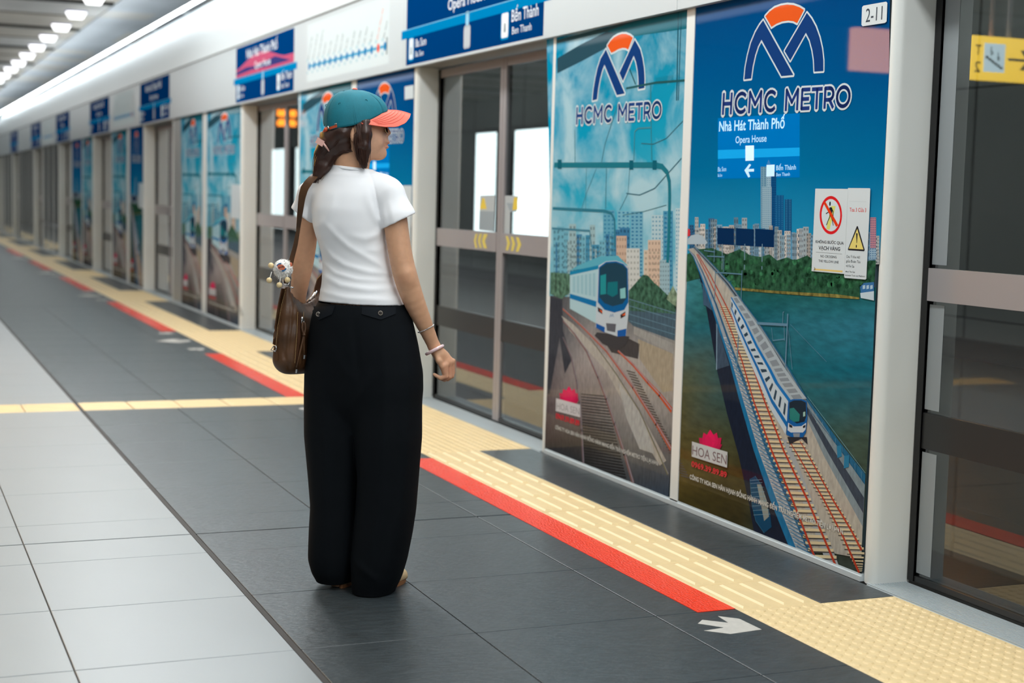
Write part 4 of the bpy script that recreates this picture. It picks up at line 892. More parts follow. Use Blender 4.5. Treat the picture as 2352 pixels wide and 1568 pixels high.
# ------------------------------------------------------------------ floor markings
M_red = mat('red_reflective_tape', (248, 52, 16), .14, spec=.25, bump=((150, 60, 1), 2, 1.0, .006))
M_mark = mat('painted_arrow', (196, 192, 184), .5, noise=((40, 40, 1), 4, .88, 1.03))
def flat(name, label, cat, pts, m, z=.0012, group=None, ridges=False):
    cx = sum(p[0] for p in pts)/len(pts); cy = sum(p[1] for p in pts)/len(pts)
    b = MB(); q = [(x-cx, y-cy) for x, y in pts]
    if sum(q[i][0]*q[(i+1) % len(q)][1]-q[(i+1) % len(q)][0]*q[i][1] for i in range(len(q))) < 0: q = q[::-1]
    b.prism_z(q, 0, z); o = b.build(name, m, loc=(cx, cy, .0002))
    return tag(o, label, cat, group)
RED_LB = ['glossy red floor tape in front of the two large posters', 'blurred red floor tape left of the woman\'s bag', 'third red floor tape along the yellow strip, going left', 'fourth red floor tape along the yellow strip', 'fifth red floor tape along the yellow strip', 'sixth red floor tape along the yellow strip, tiny']
for k in range(6):
    y0, y1 = DOORS[k][1]-.12, DOORS[k+1][0]-.06
    if k == 1: y0 = 9.09
    o = flat('red_floor_tape', RED_LB[k], 'floor tape', [(2.322, y0), (2.457, y0), (2.457, y1), (2.322, y1)], M_red, .0016, 'red tapes along the tactile strip')
ar0 = [(.0, .0), (.012, .035), (.075, .018), (.03, .082), (.075, .078), (.155, 0), (.075, -.078), (.03, -.082), (.075, -.018), (.012, -.035)]
ARL = ['painted arrow on the dark floor', 'central painted arrow', 'painted arrow']
for k in range(1, 6):
    d0, d1 = DOORS[k]; m = (d0+d1)/2
    for dy, s, a, nm in ((.72, 1, -25, 'far'), (0, 1.9, 180, 'central'), (-.72, 1, 25, 'near')):
        ca, sa = math.cos(math.radians(a)), math.sin(math.radians(a)); ox = 2.265 if s == 1 else 2.42
        flat('floor_arrow', '%s white floor arrow at the platform door %s' % (nm, ORD[k]), 'floor marking', [(ox+s*(x*ca-y*sa), m+dy+s*(x*sa+y*ca)) for x, y in ar0], M_mark, .0008, 'white floor arrows')
def fl(p): d = ray(*p); k = -CAM_H/d[2]; return (d[0]*k, d[1]*k)
flat('floor_arrow', 'pale split arrow on the dark floor below the end of the red tape', 'floor marking', [fl(p) for p in [(1649, 1415), (1698, 1421), (1749.3, 1445.7), (1678, 1456), (1616.6, 1448.4), (1661, 1442), (1661, 1441), (1603, 1432), (1613, 1423.6), (1673, 1430.4)]], M_mark, .0008, 'white floor arrows')

# ------------------------------------------------------------------ ceiling lamps, camera and hanging signs
M_trim = mat('lamp_trim', (96, 92, 170), .4)
for i in range(14):
    y = 17.6+1.785*i; t = thing('ceiling_lamp', 'tapered white ceiling lamp, %s of the row from the camera' % ('first second third fourth fifth sixth seventh eighth ninth tenth eleventh twelfth thirteenth fourteenth'.split()[i]), 'lamp', (2.48, y, ZC-.10), 'row of tapered ceiling lamps')
    b = MB(); q0 = [(-.085, -.05), (.085, -.05), (.085, .05), (-.085, .05)]; q1 = [(-.13, -.085), (.13, -.085), (.13, .085), (-.13, .085)]
    v = [(x, y_, 0) for x, y_ in q0]+[(x, y_, .085) for x, y_ in q1]; b.add(v, [(3, 2, 1, 0), (4, 5, 6, 7)]+[(j, (j+1) % 4, (j+1) % 4+4, j+4) for j in range(4)]); b.build('diffuser', M_lit, t)
    MB().box(-.135, .135, -.09, .09, .085, .10).build('lamp_trim', M_trim, t)
t = thing('security_camera', 'small white dome camera on a ceiling pole above the far bulkhead', 'camera', (2.95, 43, 2.9))
b = MB(); b.tube([(0, 0, .30), (0, 0, .72)], .045, 10); auto_smooth(b.build('pole', M_fascia, t)); b = MB(); b.ball((0, 0, .2), .14); b.build('dome', mat('smoke_dome', (60, 52, 46), .15), t, True); b = MB(); b.tube([(0, 0, .26), (0, 0, .34)], .15, 16); auto_smooth(b.build('housing', M_fascia, t))
M_signY = mat('sign_yellow_lit', (250, 206, 60), .5, emit=6)
def hang_sign(name, label, x0, x1, y, z0, z1, m, draw=None):
    t = thing(name, label, 'sign', ((x0+x1)/2, y, z0)); w = (x1-x0)/2; h = z1-z0
    MB().box(-w, w, 0, .08, 0, h, bev=.004).build('lit_case', m, t)
    for s in (-.7, .7): MB().box(s*w-.012, s*w+.012, .03, .05, h, ZC-z0).build('hanger', M_steel, t)
    if draw: draw(t, w, h)
    return t
def exit_face(t, w, h):
    """face towards -Y; words read from that side"""
    def put(v, f, col, nm, lay):
        mesh(nm, [(x, -.001-lay*.001, z) for x, z in v], f, mat('sign_ink_'+nm, col, .5, emit=.0), t)
    for tx, x0, x1, z0, z1 in (('T', w-.065, w-.02, h*.56, h*.80), ('2', w-.065, w-.02, h*.16, h*.42)):
        v, f, wd_, hc = text_mesh(tx, .01); v = [(x0+x/wd_*(x1-x0), z0+y/hc*(z1-z0)) for x, y in v]; put(v, f, (120, 104, 50), 'lettering', 1)
    x0, x1 = w-.245, w-.085
    mesh('stair_pictogram', [(x, -.002, z) for x, z in ((x0, h*.18), (x1, h*.18), (x1, h*.84), (x0, h*.84))], [(0, 1, 2, 3)], mat('pictogram_lit', (190, 214, 220), .5, emit=5), t)
    v = []; f = []
    for i in range(6): a = x0+.014+i*.022; z = h*.26+i*h*.045; n = len(v); v += [(a, z), (a+.024, z), (a+.024, z+h*.06), (a, z+h*.06)]; f.append((n, n+1, n+2, n+3))
    for cx, cz in ((x0+.055, h*.44), (x0+.108, h*.56)):
        for q in ([(-.010, 0), (0, 0), (.004, h*.13), (-.006, h*.13)], [(-.007, h*.15), (.003, h*.15), (.003, h*.20), (-.007, h*.20)], [(-.022, h*.03), (-.012, h*.11), (-.006, h*.11), (-.018, h*.02)]): n = len(v); v += [(cx+u, cz+z) for u, z in q]; f.append((n, n+1, n+2, n+3))
    put(v, f, (60, 100, 104), 'stair_figures', 2)
    a = w-.27; put([(a, h*.47), (a-.14, h*.47), (a-.09, h*.27), (a-.13, h*.27), (a-.20, h*.5), (a-.13, h*.73), (a-.09, h*.73), (a-.14, h*.53), (a, h*.53)], [tuple(range(9))], (40, 36, 24), 'arrow_mark', 1)
def virt(px, py, xv, xm): d = ray(px, py); k = xv/d[0]; return 2*xm-xv, d[1]*k, d[2]*k+CAM_H
rx, ry, rz = virt(2224, 180, 6.05, XD); _, _, rz1 = virt(2227, 80, 6.05, XD)
hang_sign('exit_sign', 'yellow lit exit sign hanging over the platform, mirrored in the right-hand door glass', rx-2.0, rx, ry, rz, rz1, M_signY, exit_face)
rx, ry, rz = virt(1962, 160, 6.9, XP); _, _, rz1 = virt(1966, 62, 6.9, XP)
hang_sign('information_board', 'warm lit board hanging over the platform, mirrored in the river poster', rx-1.2, rx, ry, rz, rz1, mat('board_warm_lit', (255, 172, 84), .5, emit=26))
M_led = mat('led_orange', (255, 140, 30), .5, emit=6)
def led(t, w, h):
    for r in range(2):
        for g, (a, c) in enumerate(((-.95, -.1), (.05, .95))):
            x0, x1 = a*w, c*w; z0 = h*(.12+.46*r); v = []; f = []
            for i in range(7):
                u0 = x0+(x1-x0)*(i+.1)/7; u1 = x0+(x1-x0)*(i+.85)/7; n = len(v); v += [(u0, -.002, z0), (u1, -.002, z0), (u1, -.002, z0+h*(.32 if (i+r) % 3 else .24)), (u0, -.002, z0+h*.32)]; f.append((n, n+1, n+2, n+3))
            mesh('led_row', v, f, M_led, t)['kind'] = 'stuff'
rx, ry, rz = virt(632, 294, 9.0, XD); _, _, rz1 = virt(636, 246, 9.0, XD)
hang_sign('departure_display', 'black departure display with orange letters, mirrored in the door left of the woman', rx-1.05, rx, ry, rz, rz1, M_black, led)

# ------------------------------------------------------------------ the woman: built in her own upright frame
# frame: x to the right seen from behind, d away from the viewer, z up; origin on the floor between her feet
PO = np.array([1.4065, 4.566]); PA = math.radians(17.12)
EX = np.array([math.cos(PA), -math.sin(PA)]); ED = np.array([math.sin(PA), math.cos(PA)])
CL = np.array([(-PO)@EX, (-PO)@ED, CAM_H]); SC = .001375
def hp(px, py, d=0.):
    r = ray(px, py); v = np.array([r[:2]@EX, r[:2]@ED, r[2]]); k = (d-CL[1])/v[1]; return CL+v*k
class Field:
    """signed distance samples on a grid; shapes are blended in, then the surface is extracted (surface nets)"""
    def __init__(s, lo, hi, h):
        s.h = h; s.lo = np.array(lo, float); s.n = np.ceil((np.array(hi)-s.lo)/h).astype(int)+1
        s.D = np.full(s.n, .08, np.float32); s.ax = [(s.lo[i]+h*np.arange(s.n[i])).astype(np.float32) for i in range(3)]
    def block(s, lo, hi, pad):
        a = np.clip(np.floor((np.array(lo)-pad-s.lo)/s.h).astype(int), 0, s.n); b = np.clip(np.ceil((np.array(hi)+pad-s.lo)/s.h).astype(int)+1, 0, s.n)
        sl = tuple(slice(a[i], b[i]) for i in range(3)); return sl, s.ax[0][sl[0]][:, None, None], s.ax[1][sl[1]][None, :, None], s.ax[2][sl[2]][None, None, :]
    def put(s, sl, v, k, mode='add'):
        A = s.D[sl]
        if mode == 'sub':
            v = -v; hh = np.clip(k-np.abs(A-v), 0, None)/max(k, 1e-6); s.D[sl] = np.maximum(A, v)+hh*hh*k*.25
        else:
            hh = np.clip(k-np.abs(A-v), 0, None)/max(k, 1e-6); s.D[sl] = np.minimum(A, v)-hh*hh*k*.25
    def cone(s, p, q, r0, r1, k=.012, mode='add'):
        p = np.array(p, np.float32); q = np.array(q, np.float32); R = max(r0, r1); sl, X, Y, Z = s.block(np.minimum(p, q)-R, np.maximum(p, q)+R, 2*k+3*s.h)
        e = q-p; t = np.clip(((X-p[0])*e[0]+(Y-p[1])*e[1]+(Z-p[2])*e[2])/float(e@e+1e-12), 0, 1)
        v = np.sqrt((X-p[0]-t*e[0])**2+(Y-p[1]-t*e[1])**2+(Z-p[2]-t*e[2])**2)-(r0+(r1-r0)*t); s.put(sl, v, k, mode)
    def chain(s, pts, rs, k=.012):
        for i in range(len(pts)-1): s.cone(pts[i], pts[i+1], rs[i], rs[i+1], k)
    def flow(s, pts, rs, k=.004, n=26):
        """smoothly curved and smoothly tapering limb through the given points"""
        P_ = np.column_stack([np.array(pts), rs]); t = np.linspace(0, len(P_)-1, 200); q = np.stack([np.interp(t, np.arange(len(P_)), P_[:, j]) for j in range(4)], 1); w = np.hanning(61)[1:-1]; w /= w.sum()
        m_ = len(w)//2; q = np.stack([np.convolve(np.concatenate([2*q[0, j]-q[1:m_+1, j][::-1], q[:, j], 2*q[-1, j]-q[-m_-1:-1, j][::-1]]), w, 'valid') for j in range(4)], 1)
        q = q[np.linspace(0, len(q)-1, n).astype(int)]; s.chain(q[:, :3], q[:, 3], k)
    def ell(s, c, r, rot=0., k=.012, mode='add', tilt=0.):
        """rot: heading about z (clockwise), tilt: about the sideways axis"""
        R = max(r); sl, X, Y, Z = s.block(np.array(c)-R, np.array(c)+R, 2*k+3*s.h); x, y, z = X-c[0], Y-c[1], Z-c[2]
        a = x*math.cos(rot)-y*math.sin(rot); b = x*math.sin(rot)+y*math.cos(rot)
        if tilt: a, z = a*math.cos(tilt)+z*math.sin(tilt), -a*math.sin(tilt)+z*math.cos(tilt)
        k0 = np.sqrt((a/r[0])**2+(b/r[1])**2+(z/r[2])**2); k1 = np.sqrt((a/r[0]**2)**2+(b/r[1]**2)**2+(z/r[2]**2)**2)+1e-9
        s.put(sl, (k0*(k0-1)/k1).astype(np.float32), k, mode)
    def loft(s, rows, rot, k=.012, ex=2., ends=.004):
        """rows of (z, cx, cd, a, b): ellipse sections stacked in z"""
        rows = sorted(rows); zz = [r[0] for r in rows]; am = max(r[3] for r in rows); bm = max(r[4] for r in rows); R = max(am, bm)
        cx = [r[1] for r in rows]; cdd = [r[2] for r in rows]
        sl, X, Y, Z = s.block((min(cx)-R, min(cdd)-R, zz[0]), (max(cx)+R, max(cdd)+R, zz[-1]), 2*k+3*s.h); z1 = Z.ravel()
        kk = max(3, int(.022/s.h)); ke = np.hanning(2*kk+3)[1:-1]; ke /= ke.sum()
        def f(j):
            zp = np.concatenate([z1[0]-s.h*np.arange(kk, 0, -1), z1, z1[-1]+s.h*np.arange(1, kk+1)]); return np.convolve(np.interp(zp, zz, [r[j] for r in rows]), ke, 'valid')[None, None, :].astype(np.float32)
        x = X-f(1); y = Y-f(2); a = x*math.cos(rot)-y*math.sin(rot); b = x*math.sin(rot)+y*math.cos(rot); A, B = f(3), f(4)
        if ex == 2.: q = np.sqrt((a/A)**2+(b/B)**2)
        else: q = (np.abs(a/A)**ex+np.abs(b/B)**ex)**(1/ex)
        v = (q-1)*np.minimum(A, B); e = np.maximum(zz[0]-Z, Z-zz[-1]); v = np.maximum(v, e); s.put(sl, v.astype(np.float32), k)
    def clip(s, p, nrm):
        """remove everything on the side the normal points to"""
        v = (s.ax[0][:, None, None]-p[0])*nrm[0]+(s.ax[1][None, :, None]-p[1])*nrm[1]+(s.ax[2][None, None, :]-p[2])*nrm[2]; s.D = np.maximum(s.D, v.astype(np.float32))
    def fold(s, pts, amp, sig, side=None):
        """raised crease along a polyline given in (x, z)"""
        X = s.ax[0][:, None]; Z = s.ax[2][None, :]; best = np.full((len(s.ax[0]), len(s.ax[2])), 9., np.float32); tt = np.zeros_like(best); n = len(pts)-1
        for i in range(n):
            p, q = np.array(pts[i]), np.array(pts[i+1]); e = q-p; t = np.clip(((X-p[0])*e[0]+(Z-p[1])*e[1])/(e@e), 0, 1)
            dd = np.hypot(X-p[0]-t*e[0], Z-p[1]-t*e[1]); m = dd < best; best[m] = dd[m]; tt[m] = ((i+t)/n)[m]
        w = amp*np.exp(-best**2/(2*sig*sig))*np.sin(np.pi*np.clip(tt*.9+.08, 0, 1))**.6
        if side is None: s.D -= w[:, None, :].astype(np.float32)
        else: s.D -= (w[:, None, :]*np.clip((side-s.ax[1])/.02, 0, 1)[None, :, None]).astype(np.float32)
    def surface(s):
        D = s.D; I = D < 0; nx, ny, nz = D.shape
        c = I[:-1, :-1, :-1].astype(np.uint8)
        for di in (0, 1):
            for dj in (0, 1):
                for dk in (0, 1):
                    if di+dj+dk: c = c+I[di:nx-1+di, dj:ny-1+dj, dk:nz-1+dk]
        act = np.argwhere((c > 0) & (c < 8)); idx = np.full(c.shape, -1, np.int32); idx[act[:, 0], act[:, 1], act[:, 2]] = np.arange(len(act))
        P = np.zeros((len(act), 3)); N = np.zeros(len(act)); corners = [(a, b, e) for a in (0, 1) for b in (0, 1) for e in (0, 1)]
        val = {o: D[act[:, 0]+o[0], act[:, 1]+o[1], act[:, 2]+o[2]].astype(float) for o in corners}
        for o in corners:
            for axn in range(3):
                if o[axn] == 0:
                    o2 = list(o); o2[axn] = 1; o2 = tuple(o2); a, b = val[o], val[o2]; m = (a < 0) != (b < 0); t = np.where(m, a/np.where(m, a-b, 1), 0)
                    pt = np.tile(np.array(o, float), (len(act), 1)); pt[:, axn] += t; P[m] += pt[m]; N[m] += 1
        V = s.lo+(act+P/N[:, None])*s.h; F = []
        for axn in range(3):
            sl0 = [slice(1, n-1) for n in (nx, ny, nz)]; sl1 = list(sl0); sl0[axn] = slice(0, D.shape[axn]-1); sl1[axn] = slice(1, D.shape[axn])
            a = I[tuple(sl0)]; b = I[tuple(sl1)]; e = np.argwhere(a != b); off = np.array([0 if i == axn else 1 for i in range(3)]); g = e+off; ins = a[e[:, 0], e[:, 1], e[:, 2]]
            u, w = (axn+1) % 3, (axn+2) % 3; q = []
            for du, dw in ((-1, -1), (0, -1), (0, 0), (-1, 0)):
                gg = g.copy(); gg[:, u] += du; gg[:, w] += dw; q.append(idx[gg[:, 0], gg[:, 1], gg[:, 2]])
            q = np.stack(q, 1); q[~ins] = q[~ins][:, ::-1]; F.append(q)
        return V, np.concatenate(F)
def relax(V, F, it=2, w=.5):
    for _ in range(it):
        acc = np.zeros_like(V); cnt = np.zeros(len(V))
        for i in range(4):
            a, b = F[:, i], F[:, (i+1) % 4]
            for ax_ in range(3): acc[:, ax_] += np.bincount(a, V[b, ax_], len(V))+np.bincount(b, V[a, ax_], len(V))
            cnt += np.bincount(a, minlength=len(V))+np.bincount(b, minlength=len(V))
        V = V+(acc/np.maximum(cnt, 1)[:, None]-V)*w
    return V
def np_mesh(name, V, F, m, parent, smooth=True):
    me = bpy.data.meshes.new(name); me.vertices.add(len(V)); me.vertices.foreach_set('co', np.asarray(V, np.float32).ravel())
    k = F.shape[1]; me.loops.add(len(F)*k); me.loops.foreach_set('vertex_index', F.ravel().astype(np.int32)); me.polygons.add(len(F)); me.polygons.foreach_set('loop_start', np.arange(0, len(F)*k, k, dtype=np.int32))
    try: me.polygons.foreach_set('loop_total', np.full(len(F), k, np.int32))
    except Exception: pass
    if smooth: me.polygons.foreach_set('use_smooth', [True]*len(F))
    me.materials.append(m); me.update(calc_edges=True); me.validate(); return link(name, me, parent)
woman = thing('person', 'woman in teal cap, white tee and wide black trousers, back turned, looking right', 'person', (PO[0], PO[1], 0))
woman.rotation_euler = (0, 0, -PA)
TH = math.radians(25)                                  # her trunk is turned this far to the right
pxr = lambda r: r*SC
# ---- body
B = Field((-.25, -.22, 0), (.34, .31, 1.56), .0026)
B.chain([hp(814, 340, .005), hp(808, 372, .008), hp(805, 405, .012)], [pxr(37), pxr(37.5), pxr(40)], .02)
B.cone(hp(806, 430, .01), hp(893, 450, -.045), pxr(22), pxr(28), .015); B.cone(hp(806, 430, .01), hp(716, 454, .055), pxr(22), pxr(25), .015)
B.cone(hp(804, 455, .01), hp(815, 600, .01), .083, .078, .03); B.cone(hp(815, 600, .01), hp(832, 720, .005), .078, .10, .03); B.ell(hp(833, 760, .0), (.12, .09, .1), TH, .03)
B.chain([hp(882, 790, -.04), hp(888, 1060, -.045), hp(866, 1325, -.035)], [.075, .05, .035], .02); B.chain([hp(780, 790, .045), hp(775, 1060, .04), hp(782, 1330, .04)], [.072, .05, .035], .02)
arm = [(898, 447, -.045, 30), (907, 500, -.062, 27), (911.5, 532, -.068, 26.2), (917, 568, -.074, 25.8), (923, 602, -.078, 26.0), (931, 634, -.078, 26.6), (941.5, 668, -.074, 26.0), (956.5, 706, -.065, 22.8), (975, 744, -.05, 18.2), (989, 778, -.04, 14.8), (999, 799, -.036, 13.2)]
B.flow([hp(a, b, c) for a, b, c, r in arm], [pxr(r) for a, b, c, r in arm])
larm = [(714, 448, .055, 27), (706, 500, .07, 24.5), (705, 540, .075, 23.5), (701, 570, .08, 24), (695, 608, .088, 24), (689, 648, .11, 20.5), (684, 690, .15, 16.5), (688, 725, .19, 13)]
B.flow([hp(a, b, c) for a, b, c, r in larm], [pxr(r) for a, b, c, r in larm])
B.cone(hp(934, 630, -.100), hp(937, 642, -.100), .010, .009, .03)                       # elbow point
# right hand: palm, four fingers bent at the knuckles, thumb along the palm
hd_ = -.034
B.chain([hp(999, 799, hd_), hp(1010, 814, hd_), hp(1023, 832, hd_)], [pxr(12.5), pxr(14.5), pxr(14)], .012)
B.chain([hp(1004, 804, hd_+.012), hp(1020, 818, hd_+.015), hp(1034, 831, hd_+.012)], [pxr(10), pxr(10.5), pxr(8.5)], .012)
for kn, pip, dip, tip, d, r in (((1024, 838), (1025.5, 864), (1012, 868.5), (997.5, 860), -.050, 5.6), ((1032, 834), (1033, 865.5), (1021, 872), (1008, 868), -.036, 5.5), ((1038, 831), (1038.5, 863), (1028, 871), (1017, 868), -.021, 5.2), ((1041, 828), (1041, 856), (1033, 866), (1024, 864), -.007, 4.6)):
    B.chain([hp(1016+.3*(kn[0]-1016), 822, hd_), hp(*kn, d)], [pxr(6), pxr(r+.8)], .006)
    B.chain([hp(*kn, d), hp(*pip, d), hp(*dip, d+.002), hp(*tip, d+.003)], [pxr(r+.7), pxr(r), pxr(r-.7), pxr(r-1.3)], .0025)
B.chain([hp(1003, 812, -.047), hp(1008, 828, -.058), hp(1015.5, 842, -.056), hp(1019, 856, -.05)], [pxr(7.5), pxr(6.8), pxr(5.6), pxr(4.6)], .005)
# left hand, around the bag strap in front of her
hl = hp(692, 742, .205); B.cone(hp(688, 725, .19), hl, pxr(12), pxr(14), .012)
for i in range(4): a = hl+np.array([-.012+.011*i, .02, -.012]); B.chain([hl, a, a+np.array([.004, .022, -.018]), a+np.array([.008, .012, -.036])], [.009, .0085, .008, .006], .003)
B.chain([hl+np.array([.012, -.005, 0]), hl+np.array([.026, .012, -.012]), hl+np.array([.024, .03, -.022])], [.010, .0085, .0065], .004)
# head: turned so that the face looks right and slightly away
HY = math.radians(8)
hf = lambda px, py, l=0.: hp(px, py, (px-815)*SC*math.tan(HY)+l+.004)
B.ell(hf(815, 280), (pxr(66), .072, pxr(66)), -HY, .02)
B.ell(hf(848, 313), (pxr(36), .057, pxr(47)), -HY, .02)
for sg in (-1, 1):
    B.cone(hf(868, 350, sg*.006), hf(826, 336, sg*.046), pxr(14), pxr(15), .02); B.ell(hf(860, 322, sg*.033), (pxr(19), .022, pxr(20)), -HY, .014)
    B.ell(hf(886.5, 309.5, sg*.008), (pxr(5), .006, pxr(4)), 0, .004); B.ell(hf(873, 291, sg*.03), (pxr(9), .014, pxr(7)), 0, .01)
B.ell(hf(876, 353), (pxr(11), .016, pxr(11)), 0, .012); B.ell(hf(880, 281), (pxr(7), .042, pxr(9)), 0, .012)
B.cone(hf(884, 289), hf(892.3, 305), pxr(4.5), pxr(5.8), .006)
B.ell(hf(884, 322), (pxr(8), .022, pxr(11)), 0, .01); B.ell(hf(889.5, 327.5), (pxr(6), .015, pxr(4.2)), 0, .003, tilt=.3); B.ell(hf(887.5, 337.5), (pxr(5.6), .014, pxr(4.2)), 0, .003)
for sg in (-1, 1):
    B.ell(hf(814, 307, sg*.072), (pxr(9.5), .010, pxr(18)), 0, .006, tilt=-.15); B.ell(hf(816, 306, sg*.0835), (pxr(5.5), .006, pxr(11)), 0, .004, 'sub', tilt=-.15)
V, F = B.surface(); V = relax(V, F, 3, .45)
M_skin = mat('skin', attr=True, rough=.48, spec=.35, sss=.12, noise=((60, 60, 60), 3, .96, 1.04))
bo = np_mesh('body', V, F, M_skin, woman)
cl = np.tile(np.array(lin((214, 164, 130))), (len(V), 1))
def tint(c, r, col, amt=1.):
    w = amt*np.exp(-(((V-np.array(c))/np.array(r))**2).sum(1)); cl[:] = cl*(1-w[:, None])+np.array(lin(col))*w[:, None]
tint(hf(891, 329), (.010, .02, .0055), (196, 62, 70), 1.0); tint(hf(888.5, 337.5), (.009, .02, .0055), (202, 66, 74), 1.0)
tint(hf(862, 322), (.05, .1, .045), (238, 188, 160), .9); tint(hp(1030, 850, -.03), (.03, .05, .04), (216, 150, 122), .6); tint(hp(930, 640, -.1), (.02, .03, .016), (190, 132, 100), .6)  # first tint paints the face lighter against the cap's shade
ca = bo.data.color_attributes.new('Col', 'FLOAT_COLOR', 'POINT'); ca.data.foreach_set('color', np.concatenate([cl, np.ones((len(V), 1))], 1).ravel().astype(np.float32)); del B
# ---- shirt
T = Field((-.26, -.16, .80), (.22, .17, 1.42), .003)
def zrow(py, c, w, b, d=0., f=.951):
    p = hp(c, py, d); return (p[2], p[0], d, pxr(w)/f, b)
T.loft([zrow(404, 806, 50, .058), zrow(418, 806, 70, .074), zrow(445, 803, 83, .088), zrow(480, 801, 84, .098), zrow(520, 802, 81, .098), zrow(544, 806, 78.5, .094), zrow(576, 814, 76, .088), zrow(608, 820, 77, .086), zrow(638, 822, 80.5, .09), zrow(667, 826, 88, .098), zrow(708, 830, 100.5, .108)], TH, .012)
T.cone(hp(808, 404, .008), hp(890, 437, -.042), pxr(25), pxr(31), .03); T.cone(hp(804, 404, .01), hp(724, 438, .05), pxr(25), pxr(28), .03)
T.cone(hp(807, 376, .008), hp(806, 412, .01), pxr(42.5), pxr(54), .02)
def line_clip(Fd, a, b, keep_up=True, d=0.):
    p, q = hp(*a, d), hp(*b, d); e = q-p; n = np.array([-e[2], 0, e[0]]); n /= np.linalg.norm(n)
    if (n[2] > 0) == keep_up: n = -n
    return p, n
S1 = Field((.02, -.16, .98), (.22, .06, 1.38), .003)
S1.chain([hp(882, 425, -.03), hp(896, 446, -.045), hp(916, 500, -.062), hp(924, 530, -.068)], [pxr(24), pxr(33), pxr(38), pxr(40)], .012)
S1.cone(hp(915, 492, -.062), hp(930, 560, -.07), pxr(30), pxr(35), .004, 'sub'); S1.clip(*line_clip(S1, (881, 521.5), (954, 490), True, -.06))
S2 = Field((-.26, -.06, .98), (-.02, .17, 1.38), .003)
S2.chain([hp(726, 432, .048), hp(714, 445, .055), hp(697, 492, .068), hp(688, 520, .075)], [pxr(22), pxr(29), pxr(30), pxr(31)], .012)
S2.cone(hp(698, 486, .068), hp(682, 540, .075), pxr(24), pxr(27), .004, 'sub'); S2.clip(*line_clip(S2, (664, 474), (720, 517), True, .07))
def merge(A_, B_):
    o = np.round((B_.lo-A_.lo)/A_.h).astype(int); a0 = np.maximum(o, 0); b1 = np.minimum(o+B_.n, A_.n); sa = tuple(slice(a0[i], b1[i]) for i in range(3)); sb = tuple(slice(a0[i]-o[i], b1[i]-o[i]) for i in range(3))
    v = B_.D[sb]; u = A_.D[sa]; k = .012; hh = np.clip(k-np.abs(u-v), 0, None)/k; A_.D[sa] = np.minimum(u, v)-hh*hh*k*.25
for q in (S1, S2):
    q.lo = T.lo+np.round((q.lo-T.lo)/T.h)*T.h   # snap to the grid of the trunk
    merge(T, q)
xz = lambda L_: [(hp(a, b, -.08)[0], hp(a, b, -.08)[2]) for a, b in L_]
for L_, amp, sg in (([(748, 516), (770, 540), (800, 566), (848, 594), (899, 622)], .0042, 5.5), ([(742, 566), (762, 590), (790, 608), (848, 624), (905, 630)], .0042, 5), ([(744, 636), (783, 655), (848, 664), (912, 662)], .0038, 5), ([(738, 672), (794, 683), (860, 686), (920, 690)], .003, 4.5), ([(742, 606), (770, 628), (820, 641), (900, 645)], .003, 4),
                    ([(884, 524), (866, 540), (840, 548), (800, 540)], .0032, 6), ([(884, 520), (862, 500), (846, 462), (842, 420)], .0028, 6), ([(880, 516), (868, 470), (872, 440)], .002, 5), ([(730, 520), (752, 500), (764, 470), (770, 440)], .003, 6), ([(905, 520), (900, 490), (893, 460)], .0028, 6), ([(890, 520), (882, 490), (878, 455)], .0025, 4.5), ([(892, 560), (870, 575), (830, 575)], .002, 5), ([(780, 530), (800, 480), (812, 430)], .0015, 9)):
    T.fold(xz(L_), amp, sg*SC, side=.05)
T.fold(xz([(846, 390), (858, 420), (866, 460), (872, 495), (882, 522)]), -.0022, 1.6*SC, side=.05)
T.clip(*line_clip(T, (731, 695.5), (929.5, 703), True, -.08)); p, n = line_clip(T, (769, 379), (845, 388), False, 0.); T.clip(p, n)
V, F = T.surface(); V = relax(V, F, 3, .5)
M_shirt = mat('white_cotton', (248, 248, 250), .8, sheen=.1, bump=((900, 900, 900), 2, .12, .0006), noise=((5, 5, 5), 2, .985, 1.01))
shirt = np_mesh('shirt', V, F, M_shirt, woman)
b = MB(); b.tube([hp(px, py, -.0)+np.array([0, d, 0]) for px, py, d in [(769, 381, .0), (777, 384, -.035), (790, 387, -.052), (806, 389, -.058), (824, 390, -.052), (838, 390, -.032), (846, 389, 0), (840, 386, .04), (806, 382, .06), (776, 380, .04)]], .0032, 6, closed=True); auto_smooth(b.build('collar_band', M_shirt, woman))
# ---- trousers
Q = Field((-.22, -.20, .0), (.24, .20, .92), .0036)
hb = lambda py, c, w, b_, d=0., f=.955: zrow(py, c, w, b_, d, f)
Q.loft([hb(672, 832, 92, .105), hb(690, 832, 97, .112), hb(720, 831, 113, .122), hb(760, 832, 122, .128), hb(800, 833, 127, .130), hb(850, 833.5, 129.5, .126), hb(890, 834, 127, .118), hb(930, 832, 108, .10), hb(985, 828, 60, .05)], TH, .03)
Q.loft([hb(720, 868, 40, .06, -.02), hb(780, 880, 62, .09, -.025), hb(850, 889, 73, .105, -.03), hb(900, 891, 73.5, .107, -.035), hb(1000, 892, 72.5, .107, -.04), hb(1100, 891.5, 65, .102, -.04), hb(1171, 886.5, 64.5, .10, -.04), hb(1222, 880, 63, .10, -.04), hb(1284, 871, 59.5, .098, -.04), hb(1325, 865, 53, .092, -.04), hb(1345, 861, 47, .085, -.04), hb(1359, 858, 43, .08, -.04)], TH, .03, 2.2)
